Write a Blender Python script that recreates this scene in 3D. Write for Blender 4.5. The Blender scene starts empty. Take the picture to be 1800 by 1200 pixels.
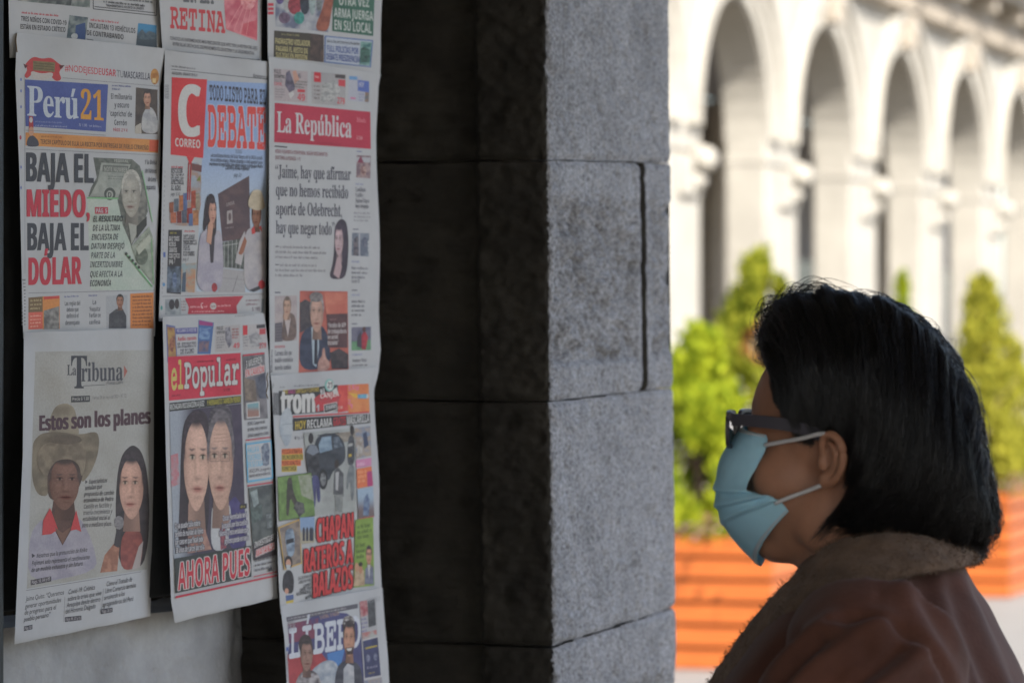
import bpy, bmesh, math, random, unicodedata
import numpy as np
from mathutils import Vector

random.seed(7)
R = math.radians
SC = bpy.context.scene
COL = SC.collection

# ------------------------------------------------------------------ camera
EYE = 1.62                     # camera height, level camera
FPX = 6780.0                   # focal length in pixels of the 1800 px wide photograph
HOR = 580.0                    # horizon row
cam = bpy.data.cameras.new('camera')
cam.sensor_width = 36.0
cam.lens = 36.0 * FPX / 1800.0
cam.shift_y = -(600.0 - HOR) / 1800.0
cam.clip_start = 0.05
cam.clip_end = 2000.0
cam.dof.use_dof = True
cam.dof.focus_distance = 4.20
cam.dof.aperture_fstop = 7.5
cam.dof.aperture_blades = 8
camo = bpy.data.objects.new('camera', cam)
camo.location = (0, 0, EYE)
camo.rotation_euler = (R(90), 0, 0)
COL.objects.link(camo)
SC.camera = camo

# ------------------------------------------------------------------ light
SUN_EL = 42.0
SUN_H = (0.52, -0.854)          # horizontal direction towards the sun: behind the camera, to the right
world = bpy.data.worlds.new('World')
SC.world = world
world.use_nodes = True
nt = world.node_tree
sky = nt.nodes.new('ShaderNodeTexSky')
sky.sky_type = 'NISHITA'
sky.sun_disc = False
sky.sun_elevation = R(SUN_EL)
sky.sun_rotation = math.atan2(SUN_H[0], SUN_H[1])
sky.altitude = 500
sky.air_density = 0.9
sky.dust_density = 2.5
sky.ozone_density = 0.6
bg = nt.nodes['Background']
bg.inputs['Strength'].default_value = 0.15
nt.links.new(sky.outputs[0], bg.inputs['Color'])
sun = bpy.data.lights.new('sun', 'SUN')
sun.energy = 4.6
sun.angle = R(0.5)
sun.color = (1.0, 0.955, 0.88)
suno = bpy.data.objects.new('sun', sun)
ce = math.cos(R(SUN_EL))
suno.rotation_euler = Vector((SUN_H[0]*ce, SUN_H[1]*ce, math.sin(R(SUN_EL)))).to_track_quat('Z', 'Y').to_euler()
suno.location = (20, -20, 30)
COL.objects.link(suno)
SC.view_settings.view_transform = 'Standard'
SC.view_settings.look = 'None'
SC.view_settings.gamma = 1.0
SC.view_settings.exposure = 1.5
SC.render.engine = 'CYCLES'
SC.cycles.use_denoising = True
SC.cycles.max_bounces = 10
SC.cycles.diffuse_bounces = 6
SC.cycles.caustics_reflective = False
SC.cycles.caustics_refractive = False

# ------------------------------------------------------------------ helpers
def lin(c):
    c = np.asarray(c, float)/255.0
    return np.where(c <= 0.04045, c/12.92, ((c+0.055)/1.055)**2.4)

def wpt(px, py, Y):
    "world point seen at a photograph pixel, at depth Y"
    return ((px-900)/FPX*Y, Y, EYE-(py-HOR)/FPX*Y)

def hash3(ix, iy, iz, seed):
    n = (ix*374761393 + iy*668265263 + iz*2147483647 + seed*1274126177) & 0xffffffff
    n = ((n ^ (n >> 13))*1274126177) & 0xffffffff
    n = n ^ (n >> 16)
    return (n & 0xffff)/65535.0

def vnoise(p, seed=0):
    p = np.asarray(p, float)
    i = np.floor(p).astype(np.int64); f = p-i
    f = f*f*(3-2*f)
    r = 0
    for dx in (0, 1):
        for dy in (0, 1):
            for dz in (0, 1):
                w = (f[:, 0] if dx else 1-f[:, 0])*(f[:, 1] if dy else 1-f[:, 1])*(f[:, 2] if dz else 1-f[:, 2])
                r = r + w*hash3(i[:, 0]+dx, i[:, 1]+dy, i[:, 2]+dz, seed)
    return r*2-1

def fbm(p, octaves=4, seed=0, gain=0.5):
    p = np.asarray(p, float); a = 1.0; s = 0
    for o in range(octaves):
        s = s + a*vnoise(p, seed+o*17); p = p*2.03; a *= gain
    return s

def sstep(a, b, x):
    t = np.clip((x-a)/(b-a), 0, 1)
    return t*t*(3-2*t)

def interp(pts, t):
    "smooth (Catmull-Rom) interpolation of a polyline at t in 0..1 (array), by knot index"
    pts = np.asarray(pts, float); n = len(pts)
    x = np.clip(np.asarray(t, float), 0, 1)*(n-1)
    i = np.minimum(np.floor(x).astype(int), n-2); f = (x-i)[..., None]
    p0 = pts[np.maximum(i-1, 0)]; p1 = pts[i]; p2 = pts[i+1]; p3 = pts[np.minimum(i+2, n-1)]
    return 0.5*((2*p1)+(-p0+p2)*f+(2*p0-5*p1+4*p2-p3)*f*f+(-p0+3*p1-3*p2+p3)*f**3)

def arclen(pts, n=200):
    "resample a smooth polyline by arc length, returns function of t"
    q = interp(pts, np.linspace(0, 1, n))
    L = np.concatenate([[0], np.cumsum(np.linalg.norm(np.diff(q, axis=0), axis=1))]); L /= L[-1]
    def f(t):
        t = np.asarray(t, float)
        return np.stack([np.interp(t, L, q[:, k]) for k in range(q.shape[1])], -1)
    return f

def link(o, parent=None):
    COL.objects.link(o)
    if parent is not None:
        o.parent = parent
    return o

def mk(name, verts, faces, mat=None, parent=None, smooth=False, ploc=None):
    "one mesh object; world coordinates are converted to the parent's frame (parents are only translated)"
    me = bpy.data.meshes.new(name)
    v = np.asarray(verts, float).reshape(-1, 3)
    q = parent
    while q is not None:
        v = v-np.asarray(q.location); q = q.parent
    me.from_pydata([tuple(x) for x in v], [], [tuple(int(k) for k in f) for f in faces])
    if mat is not None:
        me.materials.append(mat)
    if smooth:
        me.polygons.foreach_set('use_smooth', [True]*len(me.polygons))
    me.update()
    return link(bpy.data.objects.new(name, me), parent)

def empty(name, loc):
    o = bpy.data.objects.new(name, None)
    o.empty_display_size = 0.1
    o.location = loc
    COL.objects.link(o)
    return o

def tag(o, label=None, cat=None, group=None, kind=None):
    if label: o['label'] = label
    if cat: o['category'] = cat
    if group: o['group'] = group
    if kind: o['kind'] = kind
    return o

class MB:
    "collects shapes in world coordinates"
    def __init__(s): s.v = []; s.f = []
    def add(s, v, f):
        b = len(s.v)
        s.v += [tuple(float(c) for c in x) for x in v]; s.f += [tuple(int(i)+b for i in q) for q in f]
    def obox(s, o, ax, ay, az):
        "oriented box: origin corner + three edge vectors"
        o, ax, ay, az = (np.asarray(k, float) for k in (o, ax, ay, az))
        c = [o, o+ax, o+ax+ay, o+ay]
        s.add([*c, *[k+az for k in c]], [(0, 3, 2, 1), (4, 5, 6, 7), (0, 1, 5, 4), (1, 2, 6, 5), (2, 3, 7, 6), (3, 0, 4, 7)])
    def box(s, x0, x1, y0, y1, z0, z1):
        s.obox((x0, y0, z0), (x1-x0, 0, 0), (0, y1-y0, 0), (0, 0, z1-z0))
    def grid(s, P, closed_u=False, closed_v=False):
        P = np.asarray(P, float); n, m = P.shape[:2]
        f = []
        for i in range(n if closed_u else n-1):
            for j in range(m if closed_v else m-1):
                i2 = (i+1) % n; j2 = (j+1) % m
                f.append((i*m+j, i2*m+j, i2*m+j2, i*m+j2))
        s.add(P.reshape(-1, 3), f)
    def tube(s, pts, r, n=8, cap=True):
        pts = np.asarray(pts, float); k = len(pts)
        r = np.full(k, r) if np.isscalar(r) else np.asarray(r)
        t = np.gradient(pts, axis=0); t /= np.linalg.norm(t, axis=1)[:, None]+1e-12
        up = np.array([0, 0, 1.0])
        if abs(t[:, 2]).mean() > 0.8: up = np.array([1.0, 0, 0])
        a = np.cross(t, up); a /= np.linalg.norm(a, axis=1)[:, None]+1e-12
        b = np.cross(t, a)
        th = np.linspace(0, 2*math.pi, n, endpoint=False)
        P = pts[:, None]+r[:, None, None]*(np.cos(th)[None, :, None]*a[:, None]+np.sin(th)[None, :, None]*b[:, None])
        b0 = len(s.v); s.grid(P, closed_v=True)
        if cap:
            s.f.append(tuple(b0+j for j in range(n))); s.f.append(tuple(b0+(k-1)*n+j for j in reversed(range(n))))
    def ellipsoid(s, c, ax, nu=20, nv=12):
        "ax: three semi-axis vectors"
        c = np.asarray(c, float); ax = np.asarray(ax, float)
        u = np.linspace(0, 2*math.pi, nu, endpoint=False); v = np.linspace(-math.pi/2, math.pi/2, nv)
        P = c+np.cos(v)[:, None, None]*(np.cos(u)[None, :, None]*ax[0]+np.sin(u)[None, :, None]*ax[1])+np.sin(v)[:, None, None]*ax[2]
        s.grid(P, closed_v=True)
    def build(s, name, mat, parent=None, smooth=False):
        return mk(name, s.v, s.f, mat, parent, smooth)

def bevel(o, w=0.004, seg=2):
    m = o.modifiers.new('bevel', 'BEVEL'); m.width = w; m.segments = seg; m.limit_method = 'ANGLE'
    return o

def remesh(mb, voxel, smooth=3):
    "fuse overlapping closed shapes into one continuous surface"
    me = bpy.data.meshes.new('fuse'); me.from_pydata(mb.v, [], mb.f)
    bm = bmesh.new(); bm.from_mesh(me); bmesh.ops.recalc_face_normals(bm, faces=bm.faces); bm.to_mesh(me); bm.free()
    o = bpy.data.objects.new('fuse', me); COL.objects.link(o)
    m = o.modifiers.new('r', 'REMESH'); m.mode = 'VOXEL'; m.voxel_size = voxel
    if smooth:
        k = o.modifiers.new('s', 'SMOOTH'); k.iterations = smooth; k.factor = 0.5
    dg = bpy.context.evaluated_depsgraph_get()
    ev = o.evaluated_get(dg); em = ev.to_mesh()
    V = np.empty(len(em.vertices)*3); em.vertices.foreach_get('co', V); V = V.reshape(-1, 3)
    N = np.empty(len(em.vertices)*3); em.vertices.foreach_get('normal', N); N = N.reshape(-1, 3)
    F = [tuple(p.vertices) for p in em.polygons]
    ev.to_mesh_clear(); bpy.data.objects.remove(o); bpy.data.meshes.remove(me)
    return V, F, N

def mat(name, color, rough=0.8, var=0.15, scale=8.0, bump=0.0, bscale=60.0, detail=6.0, spec=0.3, sheen=0.0,
        color2=None, dist=0.01, metallic=0.0, coat=0.0, vscale=None, mottle=0.0, mscale=3.0):
    m = bpy.data.materials.new(name); m.use_nodes = True
    t = m.node_tree; N = t.nodes; L = t.links
    b = N['Principled BSDF']
    b.inputs['Roughness'].default_value = rough
    b.inputs['Specular IOR Level'].default_value = spec
    b.inputs['Metallic'].default_value = metallic
    b.inputs['Sheen Weight'].default_value = sheen
    b.inputs['Coat Weight'].default_value = coat
    g = N.new('ShaderNodeNewGeometry')
    mp = N.new('ShaderNodeMapping')
    L.new(g.outputs['Position'], mp.inputs['Vector'])
    if vscale: mp.inputs['Scale'].default_value = vscale
    n = N.new('ShaderNodeTexNoise'); n.inputs['Scale'].default_value = scale; n.inputs['Detail'].default_value = detail
    n.inputs['Roughness'].default_value = 0.65
    L.new(mp.outputs[0], n.inputs['Vector'])
    r = N.new('ShaderNodeValToRGB')
    c = np.array(color[:3], float)
    c2 = np.array(color2[:3], float) if color2 is not None else np.clip(c*(1+var), 0, 1)
    c1 = c if color2 is not None else c*(1-var)
    r.color_ramp.elements[0].position = 0.32; r.color_ramp.elements[1].position = 0.68
    r.color_ramp.elements[0].color = (*c1, 1); r.color_ramp.elements[1].color = (*c2, 1)
    L.new(n.outputs['Fac'], r.inputs[0]); L.new(r.outputs[0], b.inputs['Base Color'])
    if mottle:
        n3 = N.new('ShaderNodeTexNoise'); n3.inputs['Scale'].default_value = mscale; n3.inputs['Detail'].default_value = 5; n3.inputs['Roughness'].default_value = 0.7
        L.new(mp.outputs[0], n3.inputs['Vector'])
        mr = N.new('ShaderNodeMapRange'); mr.inputs[1].default_value = 0.3; mr.inputs[2].default_value = 0.7; mr.inputs[3].default_value = 1-mottle; mr.inputs[4].default_value = 1+mottle*0.7
        L.new(n3.outputs['Fac'], mr.inputs[0])
        mx = N.new('ShaderNodeMix'); mx.data_type = 'RGBA'; mx.blend_type = 'MULTIPLY'; mx.inputs[0].default_value = 1.0
        L.new(r.outputs[0], mx.inputs[6]); L.new(mr.outputs[0], mx.inputs[7]); L.new(mx.outputs[2], b.inputs['Base Color'])
    if bump:
        n2 = N.new('ShaderNodeTexNoise'); n2.inputs['Scale'].default_value = bscale; n2.inputs['Detail'].default_value = 8
        L.new(mp.outputs[0], n2.inputs['Vector'])
        bp = N.new('ShaderNodeBump'); bp.inputs['Strength'].default_value = bump; bp.inputs['Distance'].default_value = dist
        L.new(n2.outputs['Fac'], bp.inputs['Height']); L.new(bp.outputs[0], b.inputs['Normal'])
    return m
# ================================================================== setting
D = np.array([0.297, 0.955, 0.0]); D /= np.linalg.norm(D)     # street direction: along the far arcade
NRM = np.array([D[1], -D[0], 0.0])                             # outward normal of surfaces facing the square
UP = np.array([0, 0, 1.0])

M_ground = mat('plaza_paving', (0.17, 0.157, 0.14), 0.85, 0.12, 1.5, 0.3, 40)
M_floor = mat('arcade_floor', (0.20, 0.185, 0.165), 0.6, 0.2, 3.0)
M_inner = mat('arcade_plaster', (0.29, 0.27, 0.245), 0.9, 0.3, 3.0, 0.4, 30)
M_sillar = mat('white_sillar_stone', (0.31, 0.290, 0.250), 0.9, 0.08, 1.6, 0.3, 14, dist=0.03, mottle=0.13, mscale=0.9)
M_sillar2 = mat('warm_sillar_stone', (0.30, 0.262, 0.212), 0.9, 0.10, 1.3, 0.3, 14, dist=0.03, mottle=0.13, mscale=1.2)
M_shop = mat('shop_plaster', (0.25, 0.24, 0.235), 0.8, 0.15, 1.0)
M_glass = mat('dark_window', (0.03, 0.033, 0.04), 0.15, 0.2, 1.0, spec=0.5)

mb = MB(); mb.box(-300, 300, -60, 700, -0.4, 0.0); tag(mb.build('plaza_ground', M_ground), kind='structure')
mb = MB(); mb.box(-3.4, 2.6, -4.0, 7.0, 0.004, 0.10); tag(mb.build('arcade_pavement', M_floor), kind='structure')

# the arcade the photographer stands in: vault, back wall, side walls (out of frame, they shade the scene)
arc = tag(empty('arcade_building', (-1.5, 0, 0)), 'dark arcade overhead and behind the newspapers, its vault shading the passage', 'building')
mb = MB(); mb.box(-3.4, 2.5, -4.0, 6.6, 3.5, 4.2); mb.build('ceiling', M_inner, arc)
mb = MB(); mb.box(-3.4, -2.2, -3.69, 7.0, 0, 3.5); mb.build('shop_wall', M_inner, arc)
mb = MB(); mb.box(1.50, 1.95, 1.2, 2.8, 0, 3.5); mb.build('unseen_pier', M_inner, arc)  # added out of view to hold back light from the right
mb = MB(); mb.box(1.50, 1.95, -4.0, -3.0, 0, 3.5); mb.build('unseen_pier', M_inner, arc)

# ------------------------------------------------------------------ far arcade across the square
D0 = 38.7; BAY = 4.28; PW = 1.46; TH = 0.46; R_IN = (BAY-PW)/2; SPR = 3.66
Q0 = np.array([(1231-900)/FPX*D0, D0, 0.0])                   # front right-hand foot of pier 0
def fp(a, n, z): return Q0+D*a+NRM*n+UP*z                     # along the arcade, out of it, up
far = tag(empty('arcade_palace', tuple(fp(6, 0, 0))), 'sunlit white stone arcade with tall round arches across the square', 'building')
NB = 13; I0 = -3
NS = 22
def arch_wall(i):
    "one bay: spandrel wall with its round opening and the curved soffit"
    mb = MB()
    a0 = i*BAY; cx = a0+R_IN
    th = np.linspace(math.pi, 0, NS)
    xs = cx+R_IN*np.cos(th); zs = SPR+R_IN*np.sin(th)
    top = 5.55
    for n, flip in ((0.0, False), (-TH, True)):
        P = np.array([[fp(x, n, z) for x, z in zip(xs, zs)], [fp(x, n, top) for x in xs]])
        mb.grid(P if flip else P[::-1])
    P = np.array([[fp(x, 0, z) for x, z in zip(xs, zs)], [fp(x, -TH, z) for x, z in zip(xs, zs)]])
    mb.grid(P)
    return mb
for i in range(I0, I0+NB):
    # pier stands left of a = i*BAY, i.e. between a-PW and a
    mb = MB(); mb.obox(fp(i*BAY-PW, -TH, 0.45), D*PW, NRM*TH, UP*(5.55-0.45)); bevel(mb.build('pier', M_sillar, far), 0.03)
    mb = MB(); mb.obox(fp(i*BAY-PW-0.07, -TH-0.07, 0.0), D*(PW+0.14), NRM*(TH+0.14), UP*0.45); bevel(mb.build('pier_base', M_sillar2, far), 0.03)
    arch_wall(i).build('arch', M_sillar, far)
    # moulded archivolt standing proud of the wall
    th = np.linspace(math.pi, 0, NS); cx = i*BAY+R_IN
    prof = [(R_IN+0.03, 0.003), (R_IN+0.03, 0.03), (R_IN+0.20, 0.03), (R_IN+0.22, 0.075), (R_IN+0.40, 0.075), (R_IN+0.44, 0.14), (R_IN+0.52, 0.14), (R_IN+0.54, 0.003)]
    mb = MB(); mb.grid([[fp(cx+r*math.cos(t), n, SPR+r*math.sin(t)) for r, n in prof] for t in th]); mb.build('archivolt', M_sillar, far)
    # keystone
    mb = MB(); mb.obox(fp(cx-0.16, 0.0, SPR+R_IN+0.05), D*0.32, NRM*0.20, UP*0.42); bevel(mb.build('keystone', M_sillar2, far), 0.03)
    # impost capital: stepped mouldings and a scroll bracket on the front
    cap = MB()
    cap.obox(fp(i*BAY-PW-0.012, -TH, 3.40), D*(PW+0.024), NRM*(TH+0.03), UP*0.08)
    cap.obox(fp(i*BAY-PW+0.55, -TH+0.02, 2.95), D*0.75, NRM*(TH+0.04), UP*0.40)
    co = bevel(cap.build('capital', M_sillar, far), 0.015)
    sc = MB(); a = i*BAY-PW*0.52
    sc.tube([fp(a+0.28, 0.12, 3.32), fp(a+0.52, 0.12, 3.32)], 0.13, 14)
    sc.tube([fp(a+0.30, 0.06, 3.10), fp(a+0.50, 0.06, 3.10)], 0.08, 12)
    sc.build('scroll_bracket', M_sillar, co, True)
# entablature: architrave, cornice with brackets, parapet and upper storey
A0 = I0*BAY-PW; A1 = (I0+NB-1)*BAY+BAY-PW
mb = MB(); mb.obox(fp(A0, -TH, 5.551), D*(A1-A0), NRM*(TH+0.10), UP*0.25); mb.obox(fp(A0, -TH, 5.802), D*(A1-A0), NRM*(TH+0.16), UP*0.10)
mb.build('architrave', M_sillar2, far)
mb = MB(); mb.obox(fp(A0, -TH, 6.15), D*(A1-A0), NRM*(TH+0.55), UP*0.14); mb.obox(fp(A0, -TH, 6.291), D*(A1-A0), NRM*(TH+0.68), UP*0.12)
mb.build('cornice', M_sillar, far)
mb = MB(); mb.obox(fp(A0, -TH, 5.903), D*(A1-A0), NRM*(TH+0.06), UP*0.246); mb.build('frieze', M_sillar, far)
for k in range(78):
    mb = MB(); mb.obox(fp(-2.0+k*0.36, 0.102, 5.60), D*0.2, NRM*0.12, UP*0.20); mb.build('dentil', M_sillar2, far)
for i in range(I0, I0+NB):
    for k in range(2):
        mb = MB(); mb.obox(fp(i*BAY-PW*0.5-0.15+k*BAY*0.5, 0.062, 5.905), D*0.30, NRM*0.40, UP*0.243); bevel(mb.build('cornice_bracket', M_sillar2, far), 0.02)
mb = MB(); mb.obox(fp(A0, -TH, 6.412), D*(A1-A0), NRM*(TH+0.05), UP*5.0); mb.build('upper_wall', M_sillar, far)
for i in range(I0, I0+NB):
    mb = MB(); mb.obox(fp(i*BAY-PW+0.2, 0.052, 6.414), D*(PW-0.4), NRM*0.22, UP*4.6); bevel(mb.build('pilaster', M_sillar, far), 0.02)
    mb = MB(); mb.obox(fp(i*BAY+0.5, 0.052, 7.3), D*1.8, NRM*0.04, UP*2.8); mb.build('upper_window', M_glass, far)
# inside of the far arcade: vault, shop wall, doors
DEP = 5.2
mb = MB(); mb.obox(fp(A0, -DEP, 5.2), D*(A1-A0), NRM*(DEP-TH-0.003), UP*0.34); mb.build('vault', M_shop, far)
mb = MB(); mb.obox(fp(A0, -DEP-0.5, 0), D*(A1-A0), NRM*0.497, UP*5.19); mb.build('shop_wall', M_shop, far)
for i in range(I0, I0+NB):
    mb = MB(); mb.obox(fp(i*BAY+0.35, -DEP-0.002, 0.1), D*1.9, NRM*0.06, UP*2.7); ob = mb.build('shop_window', M_glass, far)
    mb = MB(); mb.obox(fp(i*BAY+0.27, -DEP, 2.805), D*2.06, NRM*0.10, UP*0.18); mb.build('lintel', M_shop, ob)
    mb = MB(); mb.obox(fp(i*BAY+0.27, -DEP, 1.1), D*2.06, NRM*0.085, UP*0.10); mb.build('transom', M_shop, ob)
    mb = MB(); mb.obox(fp(i*BAY-PW+0.25, -DEP, 0), D*0.9, NRM*0.22, UP*5.15); mb.build('inner_pilaster', M_sillar2, far)

# ------------------------------------------------------------------ planters with conifers
M_slat = mat('orange_varnished_wood', (0.36, 0.090, 0.016), 0.5, 0.14, 5.0, 0.15, 20, vscale=(1, 1, 9), coat=0.15)
M_slat_gap = mat('planter_liner', (0.13, 0.035, 0.012), 0.8, 0.2, 5)
M_soil = mat('potting_soil', (0.045, 0.032, 0.022), 0.95, 0.4, 20, 0.8, 60)
def leafmat(name, c, c2, tr=0.5):
    m = bpy.data.materials.new(name); m.use_nodes = True
    t = m.node_tree; N = t.nodes; L = t.links
    for n in list(N): N.remove(n)
    out = N.new('ShaderNodeOutputMaterial'); df = N.new('ShaderNodeBsdfDiffuse'); tl = N.new('ShaderNodeBsdfTranslucent'); mx = N.new('ShaderNodeMixShader')
    g = N.new('ShaderNodeNewGeometry'); r = N.new('ShaderNodeValToRGB')
    r.color_ramp.elements[0].color = (*c, 1); r.color_ramp.elements[1].color = (*c2, 1)
    L.new(g.outputs['Random Per Island'], r.inputs[0])
    L.new(r.outputs[0], df.inputs[0]); L.new(r.outputs[0], tl.inputs[0])
    mx.inputs[0].default_value = tr
    L.new(df.outputs[0], mx.inputs[1]); L.new(tl.outputs[0], mx.inputs[2]); L.new(mx.outputs[0], out.inputs[0])
    return m
M_leaf = leafmat('conifer_foliage', (0.08, 0.12, 0.012), (0.42, 0.41, 0.045))
M_leaf_lime = leafmat('lime_foliage', (0.10, 0.16, 0.012), (0.46, 0.49, 0.035))
M_leaf_gold = leafmat('golden_foliage', (0.14, 0.15, 0.02), (0.50, 0.46, 0.06))
M_dry = leafmat('dry_foliage', (0.22, 0.09, 0.03), (0.30, 0.15, 0.05), 0.2)
M_trunk = mat('bark', (0.07, 0.045, 0.03), 0.9, 0.3, 15, 0.5, 50)
M_flower = leafmat('flower_petals', (0.55, 0.14, 0.22), (0.60, 0.42, 0.45), 0.3)

def planter(corner_px, depth, base_y, label, w=0.95, l=0.95):
    "slatted box; its camera-facing side runs left from the corner, its other side runs away along the arcade"
    h = 0.65
    c = np.array([(corner_px-900)/FPX*depth, depth, 0.0])
    e = -NRM
    root = tag(empty('planter_box', tuple(c+e*w/2+D*l/2)), label, 'planter', 'slatted wooden planters in the square')
    mb = MB(); mb.obox(c+e*(w-0.02)+D*0.02+UP*0.03, NRM*(w-0.04), D*(l-0.04), UP*(h-0.08)); mb.build('liner', M_slat_gap, root)
    ns = 6; sh = h/ns
    for k in range(ns):
        z = k*sh+0.008
        mb = MB()
        mb.obox(c+e*w+UP*z, NRM*w, D*0.018, UP*(sh-0.024)); mb.obox(c+e*w+D*(l-0.018)+UP*z, NRM*w, D*0.018, UP*(sh-0.024))
        mb.obox(c+e*0.018+D*0.0181+UP*z, NRM*0.018, D*(l-0.0362), UP*(sh-0.024)); mb.obox(c+e*w+D*0.0181+UP*z, NRM*0.018, D*(l-0.0362), UP*(sh-0.024))
        mb.build('slat', M_slat, root)
    mb = MB(); mb.obox(c+e*(w-0.022)+D*0.022+UP*(h-0.049), NRM*(w-0.044), D*(l-0.044), UP*0.02); mb.build('soil', M_soil, root)
    return c+e*w/2+D*l/2+UP*(h-0.03)

def conifer(foot, height, rad, mat_, label, n=5200, seed=1, shape=0.75, lean=(0, 0), dry=None, size=0.045):
    rnd = np.random.default_rng(seed)
    root = tag(empty('conifer_shrub', tuple(foot)), label, 'shrub', 'conifers in the planters')
    foot = np.asarray(foot)
    mb = MB(); ts = np.linspace(0, 1, 8)
    mb.tube([foot+np.array([lean[0]*t, lean[1]*t, height*0.9*t]) for t in ts], 0.028*(1-ts*0.85), 8)
    for k in range(26):
        t = 0.12+0.75*rnd.random(); a = rnd.random()*6.283; rr = rad*(1-t)**0.6*0.8
        p = foot+np.array([lean[0]*t, lean[1]*t, height*0.9*t]); q = p+np.array([math.cos(a)*rr, math.sin(a)*rr, rr*1.2])
        mb.tube([p, (p+q)/2+np.array([0, 0, -0.02]), q], [0.008, 0.006, 0.003], 5)
    mb.build('trunk', M_trunk, root, True)
    # tufts: flat scale-leaf sprays gathered in upright clumps of uneven size
    nc = 80
    ct = rnd.random(nc)**0.85
    ca = rnd.random(nc)*6.283
    prof = np.clip((1-ct)**shape*(0.35+0.65*np.minimum(1, ct/0.16)), 0.03, 1)
    cr = rad*prof*(0.45+0.6*rnd.random(nc))
    cc = foot+np.stack([lean[0]*ct+np.cos(ca)*cr, lean[1]*ct+np.sin(ca)*cr, height*(0.05+0.93*ct)], 1)
    cs = (0.045+0.075*rnd.random(nc))*(rad/0.32)*(0.5+0.6*prof)
    k = rnd.integers(0, nc, n)
    d = rnd.normal(size=(n, 3)); d /= np.linalg.norm(d, axis=1)[:, None]
    rr = cs[k]*rnd.random(n)**0.45
    c = cc[k]+d*rr[:, None]*np.array([0.8, 0.8, 1.7])
    ax = d*0.6+np.array([0, 0, 0.9])+rnd.normal(size=(n, 3))*0.35; ax /= np.linalg.norm(ax, axis=1)[:, None]
    sd = np.cross(ax, rnd.normal(size=(n, 3))); sd /= np.linalg.norm(sd, axis=1)[:, None]
    L = size*(0.6+0.8*rnd.random(n))[:, None]; Wd = L*0.33
    v = np.stack([c-ax*L*0.5, c+sd*Wd, c+ax*L*0.6, c-sd*Wd], 1).reshape(-1, 3)
    isdry = np.zeros(n, bool)
    if dry is not None:
        isdry = np.linalg.norm(c-(foot+np.array(dry[:3])), axis=1) < dry[3]
    for nm, sel, mm in (('crown', ~isdry, mat_), ('dry_branch', isdry, M_dry)):
        idx = np.nonzero(sel)[0]
        if len(idx) == 0: continue
        vv = v.reshape(n, 4, 3)[idx].reshape(-1, 3)
        mk(nm, vv, np.arange(len(vv)).reshape(-1, 4), mm, root)
    return root

def flowers(c, label, n=90, spread=0.3, seed=3):
    rnd = np.random.default_rng(seed)
    mb = MB(); st = MB()
    for k in range(n):
        p = np.asarray(c)+np.append(rnd.normal(size=2)*spread*0.5, 0.03+rnd.random()*0.10)
        for j in range(5):
            a = j*1.2566+rnd.random(); q = np.array([math.cos(a), math.sin(a), 0.35])*0.022; s_ = np.array([-math.sin(a), math.cos(a), 0])*0.011
            mb.add([p, p+q*0.6+s_, p+q, p+q*0.6-s_], [(0, 1, 2, 3)])
        st.tube([p, (p[0], p[1], c[2])], 0.002, 4)
    root = tag(empty('flowering_plant', tuple(c)), label, 'plant')
    mb.build('petals', M_flower, root); st.build('stems', M_leaf, root)

f1 = planter(1358, 18.3, 1181, 'orange slatted planter nearest the stone pillar, holding a lime green conifer')
f1b = planter(1408, 21.2, 1100, 'orange slatted planter under the tall conifer with the dry patch, half behind the mask')
f2 = planter(1775, 23.3, 1052, 'orange slatted planter behind the person, below a golden conifer at the right edge')
f2b = planter(1668, 23.6, 1052, 'orange slatted planter under the slim conifer, behind the head')
conifer((wpt(1226, 0, 18.6)[0], 18.6, 0.62), 1.00, 0.30, M_leaf_lime, 'bushy lime green conifer beside the stone pillar', seed=2, n=5600, shape=0.42)
conifer((wpt(1330, 0, 21.6)[0], 21.6, 0.62), 1.42, 0.34, M_leaf, 'tall green conifer with a brown dry patch, between pillar and head', seed=5, n=6800, shape=0.38, dry=(0.03, -0.1, 0.93, 0.13))
conifer((wpt(1587, 0, 24.0)[0], 24.0, 0.62), 1.36, 0.24, M_leaf_lime, 'slim conifer whose tip shows just above the hair', seed=8, n=4200, shape=0.9)
conifer((wpt(1728, 0, 23.7)[0], 23.7, 0.62), 1.34, 0.37, M_leaf_gold, 'pointed golden green conifer right of the head', seed=11, n=6800, shape=0.72)
conifer((wpt(1775, 0, 26.5)[0], 26.5, 0.0), 1.55, 0.36, M_leaf_gold, 'low golden conifer behind the others at the right edge', seed=14, n=5200, shape=0.5)
flowers((wpt(1212, 0, 18.45)[0], 18.45, 0.61), 'pale pink flowers at the foot of the lime green conifer', 70, 0.34)
flowers((wpt(1765, 0, 23.6)[0], 23.6, 0.61), 'pink flowers at the foot of the golden conifer', 110, 0.40, 6)

# ------------------------------------------------------------------ stone pillar (nearest corner, lit face to the square, dark face to the passage)
M_stone = mat('grey_ashlar', (0.115, 0.116, 0.121), 0.92, 0.10, 210.0, 0.8, 240, dist=0.004, detail=3.0, color2=(0.375, 0.377, 0.388), mottle=0.24, mscale=9.0)
M_stone_shade = mat('shaded_ashlar', (0.019, 0.0165, 0.013), 0.95, 0.25, 12.0, 0.5, 120, dist=0.004, color2=(0.032, 0.028, 0.021), mottle=0.35, mscale=7.0)  # same ashlar with the shade of the passage put into its colour
PC = np.array([0.0516, 5.0])
E2 = np.array([-D[1], D[0]])                                   # along the dark face
d2 = D[:2]
LIT = 0.607; STEP_T = 0.101; STEP_D = 0.014; DARKW = 0.85
def zpx(py, Y): return EYE-(py-HOR)/FPX*Y
YR = 5.0+D[1]*LIT
joints = [(-420, -330), (281, 287), (706, 681), (1137, 1068), (1560, 1450)]   # photograph rows at the corner and at the far edge
JZ = [(zpx(a, 5.0), zpx(b, YR)) for a, b in joints]
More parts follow.
